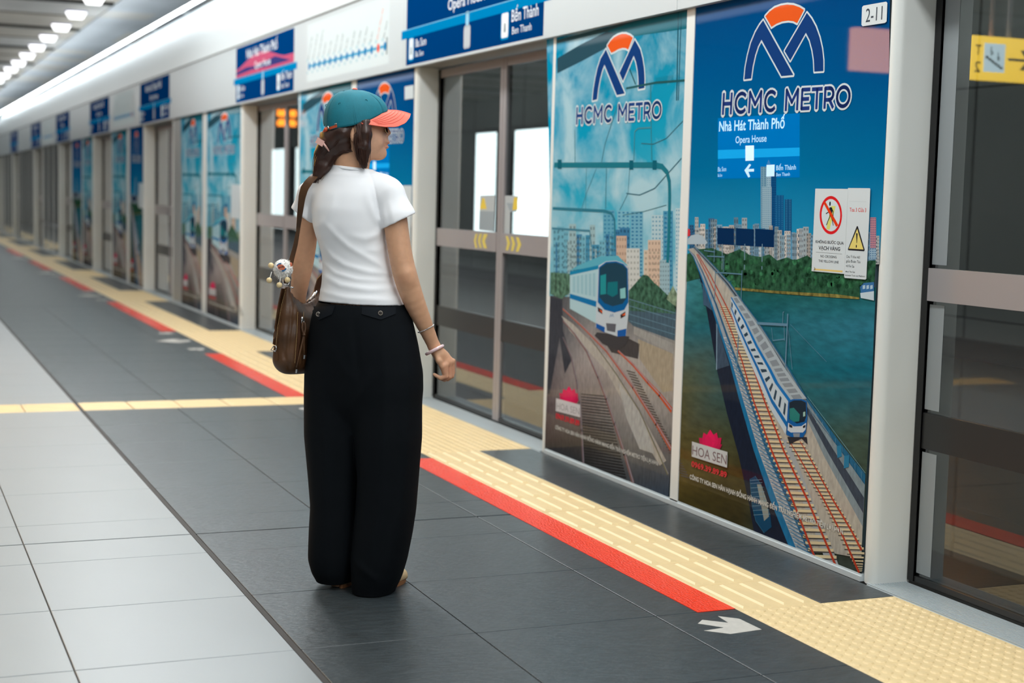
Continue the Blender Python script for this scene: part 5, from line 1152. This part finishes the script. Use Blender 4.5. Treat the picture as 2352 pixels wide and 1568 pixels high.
Q.loft([hb(720, 795, 40, .06, .02), hb(780, 785, 58, .085, .03), hb(850, 773, 68, .10, .035), hb(900, 771, 68, .102, .04), hb(1000, 770, 67, .10, .04), hb(1100, 772, 58.5, .098, .045), hb(1161, 773.5, 55, .096, .045), hb(1212, 771.5, 56.5, .096, .045), hb(1280, 768, 55.5, .095, .045), hb(1312, 770, 48, .09, .045), hb(1330, 774, 40, .08, .048)], TH, .014, 2.2)
for L_, amp, sg in (([(812, 720), (818, 800), (828, 900)], -.003, 6), ([(880, 740), (884, 850), (880, 1000), (872, 1150), (850, 1300)], .004, 9), ([(930, 760), (938, 900), (930, 1080), (912, 1240)], .004, 8), ([(745, 760), (740, 900), (745, 1100), (740, 1280)], .004, 9), ([(790, 900), (800, 1050), (800, 1200)], .003, 7), ([(816, 1290), (840, 1310), (870, 1330)], .004, 7), ([(850, 860), (830, 900), (800, 940)], .004, 8), ([(915, 1000), (905, 1150), (880, 1280)], -.003, 8), ([(775, 1000), (772, 1200), (780, 1320)], -.003, 8), ([(760, 800), (790, 850), (826, 880)], .003, 8)):
    Q.fold([(hp(a, b_, -.1)[0], hp(a, b_, -.1)[2]) for a, b_ in L_], amp, sg*SC, side=.12)
V, F = Q.surface(); V = relax(V, F, 3, .5)
M_trou = mat('black_wool', (7, 12, 17), .8, spec=.16, bump=((700, 700, 700), 2, .15, .0006))
trou = np_mesh('trousers', V, F, M_trou, woman)
def bvh_of(*obs):
    vs_, fs_ = [], []
    for o in obs:
        n = len(vs_); vs_ += [v.co.copy() for v in o.data.vertices]; fs_ += [[i+n for i in p.vertices] for p in o.data.polygons]
    return BVHTree.FromPolygons(vs_, fs_)
def on(bv, px, py, off=.0015):
    """point of a garment's surface met by the sight line through a picture point, lifted off by a little"""
    r = ray(px, py); v = Vector((r[:2]@EX, r[:2]@ED, r[2])).normalized(); h_ = bv.ray_cast(Vector(CL), v, 20)
    if h_[0] is None: return hp(px, py, 0)
    n = h_[1] if h_[1].dot(v) < 0 else -h_[1]
    return np.array(h_[0]+n*off)
def slab(name, grid, th, m, parent, cam_dir=True):
    """sheet of points [row][col] given a thickness"""
    G = np.array(grid); a, c, _ = G.shape; du = np.gradient(G, axis=1); dv = np.gradient(G, axis=0); n = np.cross(du.reshape(-1, 3), dv.reshape(-1, 3)); n /= np.linalg.norm(n, axis=1)[:, None]+1e-12; n = n.reshape(G.shape)
    w = CL-G; s_ = np.sign((n*w).sum(2))[..., None]; s_[s_ == 0] = 1; Bk = G-n*s_*th if cam_dir else G-n*th
    v = [*G.reshape(-1, 3), *Bk.reshape(-1, 3)]; f = []; N_ = a*c
    for i in range(a-1):
        for j in range(c-1): q = (i*c+j, i*c+j+1, (i+1)*c+j+1, (i+1)*c+j); f += [q, tuple(k+N_ for k in q[::-1])]
    rim = [(0, j) for j in range(c)]+[(i, c-1) for i in range(1, a)]+[(a-1, j) for j in range(c-2, -1, -1)]+[(i, 0) for i in range(a-2, 0, -1)]
    for (i, j), (k, l) in zip(rim, rim[1:]+rim[:1]): f.append((i*c+j, k*c+l, k*c+l+N_, i*c+j+N_))
    o = mesh(name, v, f, m, parent); bm = bmesh.new(); bm.from_mesh(o.data); bmesh.ops.recalc_face_normals(bm, faces=bm.faces); bm.to_mesh(o.data); bm.free(); return auto_smooth(o, 50)
bt = bvh_of(trou); M_flap = mat('trouser_flap', (15, 20, 26), .8, spec=.2)
for top0, top1, bl, bm_, br, btn in (((721, 704), (770, 703), (720, 717), (733, 735.5), (763.5, 722), (734, 722)), ((832, 705), (908, 706), (830.5, 721), (874.6, 734.5), (908, 721), (873.3, 719.6))):
    u = np.linspace(0, 1, 13); um = (bm_[0]-bl[0])/(br[0]-bl[0]); g = []
    for t in np.linspace(0, 1, 5):
        row = []
        for q in u:
            tp = lerp(top0, top1, q); bt_ = lerp(bl, bm_, q/um) if q < um else lerp(bm_, br, (q-um)/(1-um)); p = lerp(tp, bt_, t); row.append(on(bt, p[0], p[1], .0035))
        g.append(row)
    slab('pocket_flap', g, .003, M_flap, woman)
    c = on(bt, *btn, .005); b = MB(); b.ball(c, (.0082, .003, .0082), 14, 7); o = b.build('pocket_button', mat('horn_button', (58, 50, 46), .25), woman, True)
    b = MB(); b.tube([c+np.array([.0062*math.cos(t), -.0025, .0062*math.sin(t)]) for t in np.linspace(0, 2*math.pi, 14, endpoint=False)], .0011, 5, closed=True); b.build('button_rim', mat('button_rim', (150, 140, 128), .3), o, True)
# ---- shoes
M_shoe = mat('beige_suede', (206, 176, 134), .7); M_sole = mat('brown_sole', (150, 100, 62), .6)
for (px, d, hdg) in ((866, -.02, 37), (797, .068, 14)):
    c = hp(px, 1345, d); a = math.radians(hdg); fx, fd = math.sin(a), math.cos(a); f_ = lambda u, z, c=c, fx=fx, fd=fd: np.array([c[0]+fx*u, c[1]+fd*u, z])
    Sf = Field((c[0]-.2, c[1]-.2, 0), (c[0]+.25, c[1]+.25, .12), .003); Sf.cone(f_(-.05, .03), f_(.03, .034), .026, .030, .02); Sf.cone(f_(.03, .030), f_(.125, .022), .036, .026, .02); Sf.cone(f_(-.045, .04), f_(-.03, .06), .025, .024, .02); Sf.clip((0, 0, .012), (0, 0, -1))
    V, F = Sf.surface(); o = np_mesh('shoe', relax(V, F, 2), F, M_shoe, woman)
    pts = []
    for t in np.linspace(0, 2*math.pi, 28, endpoint=False): u = math.cos(t); w = math.sin(t)*(.031+.006*u-.004*u*u); uu = .038+.113*u; pts.append((c[0]+fx*uu+fd*w, c[1]+fd*uu-fx*w))
    b = MB(); b.prism_z(pts, 0.0005, .014); b.build('sole', M_sole, o)
# ---- hair
Hh = Field((-.16, -.12, 1.13), (.08, .14, 1.545), .0028)
for pts, rs in (([(806, 284, -.05), (788, 304, -.05), (765, 322, -.03), (747, 338, -.012)], (12, 20, 21, 16)), ([(790, 286, .0), (772, 310, -.005), (750, 338, 0)], (44, 36, 20)), ([(800, 290, .04), (770, 315, .03), (750, 338, .005)], (40, 30, 16)), ([(796, 335, -.035), (772, 342, -.02), (752, 348, -.005)], (16, 16, 14)),
                ([(747, 338, 0), (739, 356, -.002), (735, 380, -.004), (727, 403, -.008), (724, 415, -.01)], (14, 16, 13, 8.5, 2.5)), ([(752, 344, -.006), (760, 362, -.01), (746, 384, -.012), (735, 404, -.014)], (13, 12, 11, 5)),
                ([(838, 280, -.068), (839, 305, -.076), (838, 335, -.074), (838, 358, -.064), (837, 380, -.055)], (10, 9.5, 8, 5, 1.2)), ([(846, 282, -.06), (847, 310, -.066), (846, 345, -.06), (844, 366, -.052)], (6, 5.5, 4, 1.4)), ([(826, 318, -.076), (824, 335, -.074), (826, 358, -.06), (831, 376, -.05)], (4, 4, 2.6, 1))):
    Hh.chain([hp(*p) for p in pts], [pxr(r) for r in rs], .014)
Xg = Hh.ax[0][:, None, None]; Yg = Hh.ax[1][None, :, None]; Zg = Hh.ax[2][None, None, :]
pl, nl = line_clip(Hh, (741, 300), (852, 272), True, -.05); Hh.clip(pl, -nl)
V, F = Hh.surface(); V = relax(V, F, 4, .5)
M_hair = mat('dark_brown_hair', (60, 38, 30), .36, spec=.5, noise=((60, 60, 25), 3, .82, 1.18))
hair = np_mesh('hair', V, F, M_hair, woman)
b = MB()
for base, n, spread in (([(832, 284, -.075), (834, 310, -.083), (834, 345, -.079), (836, 384, -.062)], 64, 11), ([(846, 284, -.068), (848, 312, -.073), (846, 345, -.066), (843, 372, -.055)], 16, 4), ([(820, 305, -.078), (817, 335, -.077), (824, 365, -.06), (836, 384, -.055)], 10, 4), ([(742, 345, -.02), (734, 372, -.022), (728, 400, -.018), (723, 418, -.014)], 34, 10), ([(760, 345, -.022), (762, 365, -.024), (748, 388, -.022), (733, 410, -.018)], 22, 8), ([(806, 290, -.066), (788, 306, -.07), (768, 326, -.05), (748, 340, -.03)], 60, 13), ([(790, 300, -.064), (778, 316, -.06), (762, 332, -.045), (746, 344, -.028)], 40, 12), ([(800, 345, -.05), (778, 350, -.04), (766, 362, -.03), (752, 380, -.026)], 12, 6)):
    for i in range(n*4):
        o1, o2 = random.gauss(0, spread*.55), random.gauss(0, spread*.5); pts = []
        P_ = [hp(p[0]+o1*(1-.5*j/3)+random.gauss(0, 1), p[1]+(o2*.7 if abs(base[0][0]-base[-1][0]) > 40 else random.gauss(0, 2)), p[2]+random.uniform(-.003, .004)) for j, p in enumerate(base)]
        for t in np.linspace(0, 1, 10):   # Catmull-Rom through the four guide points
            k = min(2, int(t*3)); u = t*3-k; p0, p1, p2, p3 = P_[max(0, k-1)], P_[k], P_[k+1], P_[min(3, k+2)]
            pts.append(.5*((2*p1)+(p2-p0)*u+(2*p0-5*p1+4*p2-p3)*u*u+(3*p1-p0-3*p2+p3)*u**3))
        b.tube(pts, np.linspace(.0010, .0004, 10), 4)
o = b.build('hair_strands', mat('brown_hair_strand', (70, 44, 34), .34, spec=.5), hair, True); o['kind'] = 'stuff'
# hair claw
M_claw = mat('pink_claw', (226, 176, 164), .3); b = MB()
def obox(mb, c, ax_, ay_, az_):
    c, ax_, ay_, az_ = map(np.array, (c, ax_, ay_, az_)); v = [c+i*ax_+j*ay_+k*az_ for k in (-1, 1) for j in (-1, 1) for i in (-1, 1)]; mb.add(v, [(0, 2, 3, 1), (4, 5, 7, 6), (0, 1, 5, 4), (1, 3, 7, 5), (3, 2, 6, 7), (2, 0, 4, 6)])
p0, p1, p2 = hp(726, 327, -.02), hp(742, 321, -.02), hp(733, 333, -.02)
obox(b, hp(735, 326, -.046), (hp(743, 331, -.046)-hp(735, 326, -.046)), (0, .009, 0), (hp(731, 334, -.046)-hp(735, 326, -.046))*.75)
b.tube([hp(740, 326, -.05), hp(748, 336, -.052), hp(756, 347, -.044)], [.004, .0035, .002], 8); b.tube([hp(738, 330, -.012), hp(746, 340, -.03), hp(752, 347, -.028)], [.004, .0035, .002], 8)
b.build('hair_claw', M_claw, woman)
# ---- cap: crown of six panels, peak, button, strap with buckle
def capP(f, l, py):   # f forward pixels from the crown centre at 817, l sideways metres
    return hf(817+f, py, l)
nA, nR = 72, 16; v = []; f = []
def crown_base(a):
    """a: 0 front .. pi back; returns forward px, sideways m, height row"""
    cf, sf = math.cos(a), math.sin(a); py = np.interp(abs(math.atan2(sf, cf)), [0, .6, 1.2, 1.7, 2.4, math.pi], [254, 260, 278, 289, 297, 303])
    return 73*cf, .083*sf, float(py)
for j in range(nR+1):
    t = j/nR; rr = (1-t**2.35)**.5
    for i in range(nA):
        a = 2*math.pi*i/nA-math.pi; bf, bl, py = crown_base(a); cy = lerp((py,), (205.5,), t)[0]
        rip = 1+.004*math.cos(6*a)*(rr < 1)
        v.append(capP(bf*rr*rip-6*t*(1-t)-10*t**1.5, bl*rr*rip, cy+ (2.2*math.sin(9*a)*math.sin(math.pi*t)*.25)))
for j in range(nR):
    for i in range(nA):
        a = 2*math.pi*(i+.5)/nA-math.pi
        if j < 3 and abs(abs(a)-math.pi) < (.36, .33, .2)[j]: continue     # arched opening at the back
        f.append((j*nA+i, j*nA+(i+1) % nA, (j+1)*nA+(i+1) % nA, (j+1)*nA+i))
M_teal = mat('teal_twill', (0, 112, 128), .75, noise=((40, 40, 40), 4, .9, 1.06), bump=((300, 300, 300), 3, .3, .0012))
M_coral = mat('coral_twill', (242, 112, 92), .7, bump=((500, 500, 500), 2, .2, .0008)); M_or = mat('orange_strap', (206, 84, 44), .6)
cap = mesh('cap', v, f, M_teal, woman, True)
sm = cap.modifiers.new('cloth', 'SOLIDIFY'); sm.thickness = .0022; sm.offset = 0
cp = lambda a, t, lift=.0: (lambda bf, bl, py, rr: capP(bf*rr*(1+lift)-6*t*(1-t)-10*t**1.5, bl*rr*(1+lift), lerp((py,), (205.5,), t)[0]))(*crown_base(a), (1-t**2.35)**.5)
for k in range(6):
    a0 = math.pi/6+k*math.pi/3; b = MB()
    for da in (-.035, .035): b.tube([cp(a0+da*(1-t), t, .004) for t in np.linspace(.0, .97, 14)], .0010, 5)
    o = b.build('seam', mat('teal_thread', (0, 96, 110), .8), cap, True)
    e = cp(a0+math.pi/6, .62, .006); b = MB(); b.tube([e+np.array([.004*math.cos(t), -.0, .004*math.sin(t)]) for t in np.linspace(0, 2*math.pi, 12, endpoint=False)], .0009, 5, closed=True); b.build('eyelet', mat('teal_thread'), cap, True)
b = MB(); b.ball(cp(0, .995)+np.array([0, 0, .0005]), (.0085, .0085, .0045)); b.build('cap_button', M_coral, cap, True)
nP, nE = 30, 8; g = []
for j in range(nE+1):
    e = j/nE; row = []
    for i in range(nP+1):
        a = math.radians(-80+160*i/nP); bf, bl, py = crown_base(a); aa = abs(math.degrees(a))
        ox = float(np.interp(aa, [0, 15, 30, 45, 60, 80], [126, 124.5, 115, 95, 67, 14])); oy = float(np.interp(aa, [0, 15, 30, 45, 60, 80], [263, 269, 282, 291, 291, 283])); ol = .092*math.sin(a)
        row.append(capP(lerp((bf*1.01,), (ox,), e)[0], lerp((bl*1.01,), (ol,), e)[0], lerp((py,), (oy,), e)[0]-3.0*math.sin(math.pi*e)*math.cos(a)))
    g.append(row)
pk = slab('cap_peak', g, .003, M_coral, cap)
for e in (.2, .34, .48, .62, .76): 
    b = MB(); b.tube([lerp(np.array(g[int(e*nE)][i]), np.array(g[int(e*nE)+1][i]), e*nE-int(e*nE))+np.array([0, -.0004, .0008]) for i in range(3, nP-2)], .0005, 4); b.build('stitch_row', mat('coral_thread', (222, 92, 76), .8), pk, True)
bc = bvh_of(cap)
def cap_patch(name, q, m, off=.003, th=.0025, n=6):
    gg = [[on(bc, *lerp(lerp(q[0], q[1], u), lerp(q[3], q[2], u), t), off) for u in np.linspace(0, 1, n)] for t in np.linspace(0, 1, 3)]; return slab(name, gg, th, m, cap)
cap_patch('back_strap', [(757, 292), (774, 286), (777, 297.5), (761, 303)], M_or, .003)
b = MB(); b.tube([hp(749, 296, -.055), hp(745.5, 302, -.035), hp(747, 305, .0), hp(748, 303, .03)], .006, 8); b.build('strap_loop', M_or, cap, True)
cap_patch('buckle', [(747.5, 294.5), (756.5, 289.5), (761.5, 301), (753, 305.5)], mat('brass', (206, 196, 178), .3, metal=.8), .0065)
b = MB(); b.tube([on(bc, *p, .006) for p in [(771, 285), (774.5, 283.5), (779, 297), (776, 299.5)]], .0014, 6); b.build('strap_keeper', mat('brass'), cap, True)
# ---- sunglasses
M_gold = mat('gold_wire', (206, 180, 130), .25, metal=.9)
gl = thing; b = MB()
for sg in (-1, 1): b.tube([hf(816, 291, sg*.073), hf(850, 287.3, sg*.072), hf(880, 288.5, sg*.062), hf(886, 291, sg*.056)], .0011, 6)
b.tube([hf(890, 292, -.012), hf(892, 290.5, 0), hf(890, 292, .012)], .0012, 6); sun = b.build('sunglasses', M_gold, woman, True)
for sg in (-1, 1):
    c = hf(889, 298, sg*.034); rim = []; 
    for t in np.linspace(0, 2*math.pi, 20, endpoint=False): rim.append(c+np.array([.004*math.cos(t)*0-.006*abs(math.cos(t))*1-.002*math.sin(t), sg*0+.024*math.cos(t), .0105*math.sin(t)]))
    b = MB(); b.tube(rim, .0011, 6, closed=True); b.build('lens_rim', M_gold, sun, True)
    b = MB(); b.add([tuple(c+np.array([.003, 0, 0]))]+[tuple(p) for p in rim], [(0, 1+i, 1+(i+1) % 20) for i in range(20)]); b.build('lens', mat('dark_lens', (34, 22, 20), .5, spec=0), sun, True)
# ---- bracelets
def ring3(c, axis, R, r, n=28, m_=10, ovl=1.):
    axis = np.array(axis)/np.linalg.norm(axis); u = np.cross(axis, (0, 1, 0)); u /= np.linalg.norm(u); w = np.cross(axis, u); return [c+R*(math.cos(t)*u+ovl*math.sin(t)*w) for t in np.linspace(0, 2*math.pi, n, endpoint=False)]
ax1 = hp(1008, 822, -.05)-hp(988, 780, -.03); c1_ = hp(998.5, 803.5, -.036)
b = MB(); b.tube(ring3(c1_, ax1+np.array([.002, .012, -.0]), .0285, .0052), .0054, 12, closed=True); b.build('bangle', mat('rose_jade', (238, 206, 208), .12, coat=1, sss=.3), woman, True)
pts = ring3(hp(978.5, 754.5, -.048), ax1+np.array([0, .02, 0]), .0268, .002, 40); b = MB()
for p in pts: b.ball(p, .0021, 8, 5)
o = b.build('bead_bracelet', mat('silver', (214, 214, 214), .22, metal=.95), woman, True); o['kind'] = 'stuff'

# ------------------------------------------------------------------ shoulder bag
bag = thing('shoulder_bag', 'brown leather shoulder bag hanging under the woman\'s left arm', 'bag', (PO[0], PO[1], 0)); bag.rotation_euler = (0, 0, -PA)
M_lea = mat('brown_leather', (84, 56, 34), .46, spec=.35, noise=((14, 14, 14), 5, .62, 1.3), bump=((120, 120, 120), 4, .2, .002)); M_lea2 = mat('dark_leather', (78, 50, 34), .42, noise=((18, 18, 18), 4, .75, 1.2)); M_sil = mat('silver'); M_stitch = mat('tan_stitch', (176, 142, 96), .8)
G = Field((-.34, -.12, .60), (.06, .40, 1.0), .0032)
fw2 = np.array([math.sin(TH), math.cos(TH)])
def bagp(px, py, l, d0=.03):
    """a point of the near end of the bag carried l metres along its length"""
    p = hp(px, py, d0); return np.array([p[0]+fw2[0]*l, p[1]+fw2[1]*l, p[2]])
for i, l in enumerate(np.linspace(0, .26, 14)):
    e = l/.26; sag = 44*math.sin(math.pi*min(1, e*1.02))**.8; w = 1-.0*e; bul = 1+.18*math.sin(math.pi*e)
    G.chain([bagp(660, 664+sag, l), bagp(663, 720+sag*.5, l), bagp(662, 770, l), bagp(660, 824, l)], [pxr(7), pxr(22*bul), pxr(30*bul), pxr(34*bul)], .012)
for L_, amp, sg in (([(666, 668), (664, 720), (658, 780), (656, 840)], -.004, 3.0), ([(676, 668), (674, 740), (668, 800), (664, 850)], -.0035, 2.6), ([(650, 800), (660, 830), (668, 850)], -.003, 3), ([(684, 690), (690, 740), (688, 800)], .003, 8)):
    G.fold([(hp(a, b_, .02)[0], hp(a, b_, .02)[2]) for a, b_ in L_], amp, sg*SC, side=.10)
V, F = G.surface(); V = relax(V, F, 2, .5); bagb = np_mesh('bag_body', V, F, M_lea, bag); bb = bvh_of(bagb)
def path(pts, n): 
    P_ = np.array(pts, float); s_ = np.r_[0, np.cumsum(np.linalg.norm(np.diff(P_, axis=0), axis=1))]; u = np.linspace(0, s_[-1], n); return np.stack([np.interp(u, s_, P_[:, k]) for k in range(P_.shape[1])], 1)
def band(name, L_, R_, m, parent, th=.003, n=26, bv=None, off=.003):
    if bv is None: g = [[p, (p+q)/2, q] for p, q in zip(path([hp(*a) for a in L_], n), path([hp(*a) for a in R_], n))]
    else: g = [[on(bv, *p, off), on(bv, *((p+q)/2), off), on(bv, *q, off)] for p, q in zip(path(L_, n), path(R_, n))]
    return slab(name, g, th, m, parent)
st_ = band('shoulder_strap', [(716, 399, -.0), (711, 404, -.022), (700, 415, -.034), (690.5, 429, -.034), (686, 448, -.03), (683.5, 476, -.018), (680, 530, .0), (673, 565, .012), (664, 596, .02), (655, 630, .028), (648, 650, .03)], [(733, 399, .0), (729, 407, -.03), (719, 418, -.04), (707, 436, -.04), (700, 458, -.034), (694, 493, -.02), (689, 530, .0), (684, 562, .012), (676, 594, .02), (671, 618, .026), (664, 650, .03)], M_lea, bag, .003, 40)
band('front_strap', [(730, 640, .22), (722, 668, .23), (708, 690, .22), (699, 704, .19)], [(744, 624, .22), (744, 655, .24), (736, 690, .24), (720, 716, .22)], M_lea2, bag, .006, 16)
band('end_strap', [(648, 662), (639, 705), (632, 752), (628, 790)], [(659, 664), (650, 705), (642, 752), (637, 796)], M_lea, bag, .003, 22, bb, .0035)
for x0, pts in ((0, [(657, 668), (648, 706), (640, 752), (636, 792)]), (0, [(682, 718), (681, 760), (678, 800), (676, 832)]), (0, [(695, 718), (693, 745)])):
    b = MB()
    for p in path(pts, int(14+len(pts)*6)): q = on(bb, *p, .004); b.ball(q, (.0009, .0009, .0022), 6, 4)
    o = b.build('stitching', M_stitch, bag); o['kind'] = 'stuff'
def ring_at(name, pts, r, parent, m=M_sil): b = MB(); b.tube(pts, r, 7, closed=True); return b.build(name, m, parent, True)
ring_at('strap_ring', [hp(650, 648, .02), hp(651, 653, .018), (hp(661, 655, .018)), hp(664, 650, .02), hp(665, 641, .022), hp(652, 641, .022)], .0021, bag)
ring_at('buckle_ring', [on(bb, *p, .008) for p in [(628, 795), (628, 804), (637, 807), (639, 800), (638, 794), (634, 793)]], .0019, bag)
band('buckle_tab', [(630, 806), (631, 818), (634, 829)], [(637, 808), (638.5, 818), (639, 828)], M_lea, bag, .003, 8, bb, .004)
band('zip_opening', [(686, 718), (684, 760), (681, 800), (679, 838)], [(692, 718), (690, 760), (687, 800), (684, 838)], M_lea2, bag, .002, 18, bb, .002)
b = MB(); q0 = on(bb, 689, 733, .008); b.ball(q0, (.005, .004, .009), 10, 7); b.tube([on(bb, 687, 735, .01), on(bb, 687, 742, .011), on(bb, 691, 742, .011), on(bb, 692, 736, .01)], .0016, 6, closed=True); b.build('zip_slider', M_sil, bag, True)
b = MB(); b.tube([on(bb, *p, .012) for p in [(688, 741), (687.5, 755), (691, 768), (688, 785), (684, 805), (681, 822), (677, 840)]], .0035, 7); b.tube([on(bb, *p, .014) for p in [(691, 741), (693, 755), (691, 768), (690, 785), (690, 803), (691, 815)]], .0028, 7); b.ball(on(bb, 690.5, 769, .014), (.006, .005, .005), 10, 7); b.build('zip_cord', M_lea, bag, True)
for p in ((676.5, 846), (691, 819)): b = MB(); c = on(bb, *p, .013); b.tube([c+np.array([.001, 0, .006]), c+np.array([0, 0, -.006])], .0042, 9); b.build('cord_tip', M_sil, bag)
b = MB(); b.tube([hp(703, 695, .16), hp(716, 684, .17), hp(724, 672, .18)], .004, 7); b.tube([hp(728, 668, .17), hp(724, 676, .165), hp(721, 683, .16)], .003, 6); b.build('top_zip', M_sil, bag, True)
b = MB(); b.ball(on(bb, 670, 660, .004), (.007, .004, .003), 10, 6); b.build('strap_rivet', M_sil, bag, True)

# ------------------------------------------------------------------ fluffy charm clipped to the strap ring
ch = thing('plush_charm', 'white fluffy pompom charm with wooden bead feet, clipped to the brown bag', 'charm', (PO[0], PO[1], 0)); ch.rotation_euler = (0, 0, -PA)
cc = hp(650, 618, .0); M_fur = mat('cream_fur', (255, 252, 247), .9)
b = MB(); b.ball(cc, (.028, .028, .028), 70, 44); b.v = [tuple(cc+(np.array(q)-cc)*(1+random.uniform(-.07, .15))) for q in b.v]; fb = b.build('pompom', M_fur, ch, True)
b = MB()
for i in range(420):
    z = random.uniform(-1, 1); a = random.uniform(0, 2*math.pi); s_ = math.sqrt(1-z*z); n_ = np.array([s_*math.cos(a), s_*math.sin(a), z]); p = cc+n_*.0265; t = n_+np.array([random.gauss(0, .35), random.gauss(0, .35), random.gauss(-.25, .3)]); t /= np.linalg.norm(t); u = np.cross(n_, (0.3, .2, 1)); u /= np.linalg.norm(u)+1e-9
    L_ = random.uniform(.006, .013); b.add([p+u*.0016, p-u*.0016, p+t*L_], [(0, 1, 2)])
o = b.build('fur', M_fur, fb); o['kind'] = 'stuff'
def disc3(mb, c, ru, rw, tilt, off, th=.003, n=18):
    ct, st = math.cos(tilt), math.sin(tilt); v = []
    for yy in (0, th):
        for t in np.linspace(0, 2*math.pi, n, endpoint=False): a, b_ = ru*math.cos(t), rw*math.sin(t); v.append((c[0]+a*ct-b_*st, c[1]-off+yy, c[2]+a*st+b_*ct))
    mb.add(v, [tuple(range(n))[::-1], tuple(range(n, 2*n))]+[(i, (i+1) % n, (i+1) % n+n, i+n) for i in range(n)])
fc = hp(647.5, 612, 0); b = MB(); disc3(b, fc, .0125, .0085, -.35, .043); face = b.build('face_patch', mat('terracotta_felt', (206, 112, 82), .8), ch)
b = MB(); disc3(b, fc+np.array([-.007, 0, .008]), .0085, .0035, .55, .0425); b.build('blue_band', mat('blue_felt', (26, 104, 156), .8), face)
b = MB(); disc3(b, fc+np.array([.009, 0, -.008]), .0085, .0035, .55, .0425); b.build('blue_band', mat('blue_felt'), face)
b = MB()
for p, q in (((-.006, -.001), (.004, .002)), ((.004, .002), (.007, .005)), ((.004, .002), (.009, .0)), ((-.006, -.001), (-.008, .001)), ((-.006, -.001), (-.006, -.005))): b.tube([fc+np.array([p[0], -.0435, p[1]]), fc+np.array([q[0], -.0435, q[1]])], .0008, 5)
b.build('stitched_mark', mat('dark_thread', (60, 40, 50), .8), face)
M_bead = mat('wooden_bead', (232, 206, 154), .45); M_cord = mat('white_cord', (230, 228, 220), .7)
for (bx, by, dd), (sx_, sy_) in (((618.4, 643.5, -.02), (624, 624)), ((641.6, 654.5, -.035), (645, 633)), ((660, 642.5, -.03), (660, 628)), ((622.5, 609.5, .0), (632, 612))):
    c = hp(bx, by, dd); b = MB(); b.ball(c, .0090); o = b.build('wooden_foot', M_bead, ch, True)
    b = MB(); b.tube([c, hp(sx_, sy_, dd+.01)], .0015, 6); b.build('foot_cord', M_cord, o)
c = hp(668, 608, -.005); b = MB(); b.ball(c, (.005, .008, .008)); b.build('ear', mat('terracotta_felt'), ch, True)
ring_at('clip_ring', [hp(665, 633, -.005), hp(669, 637, .0), hp(668, 645, .01), hp(664, 643, .01), hp(663, 637, .0)], .0015, ch)
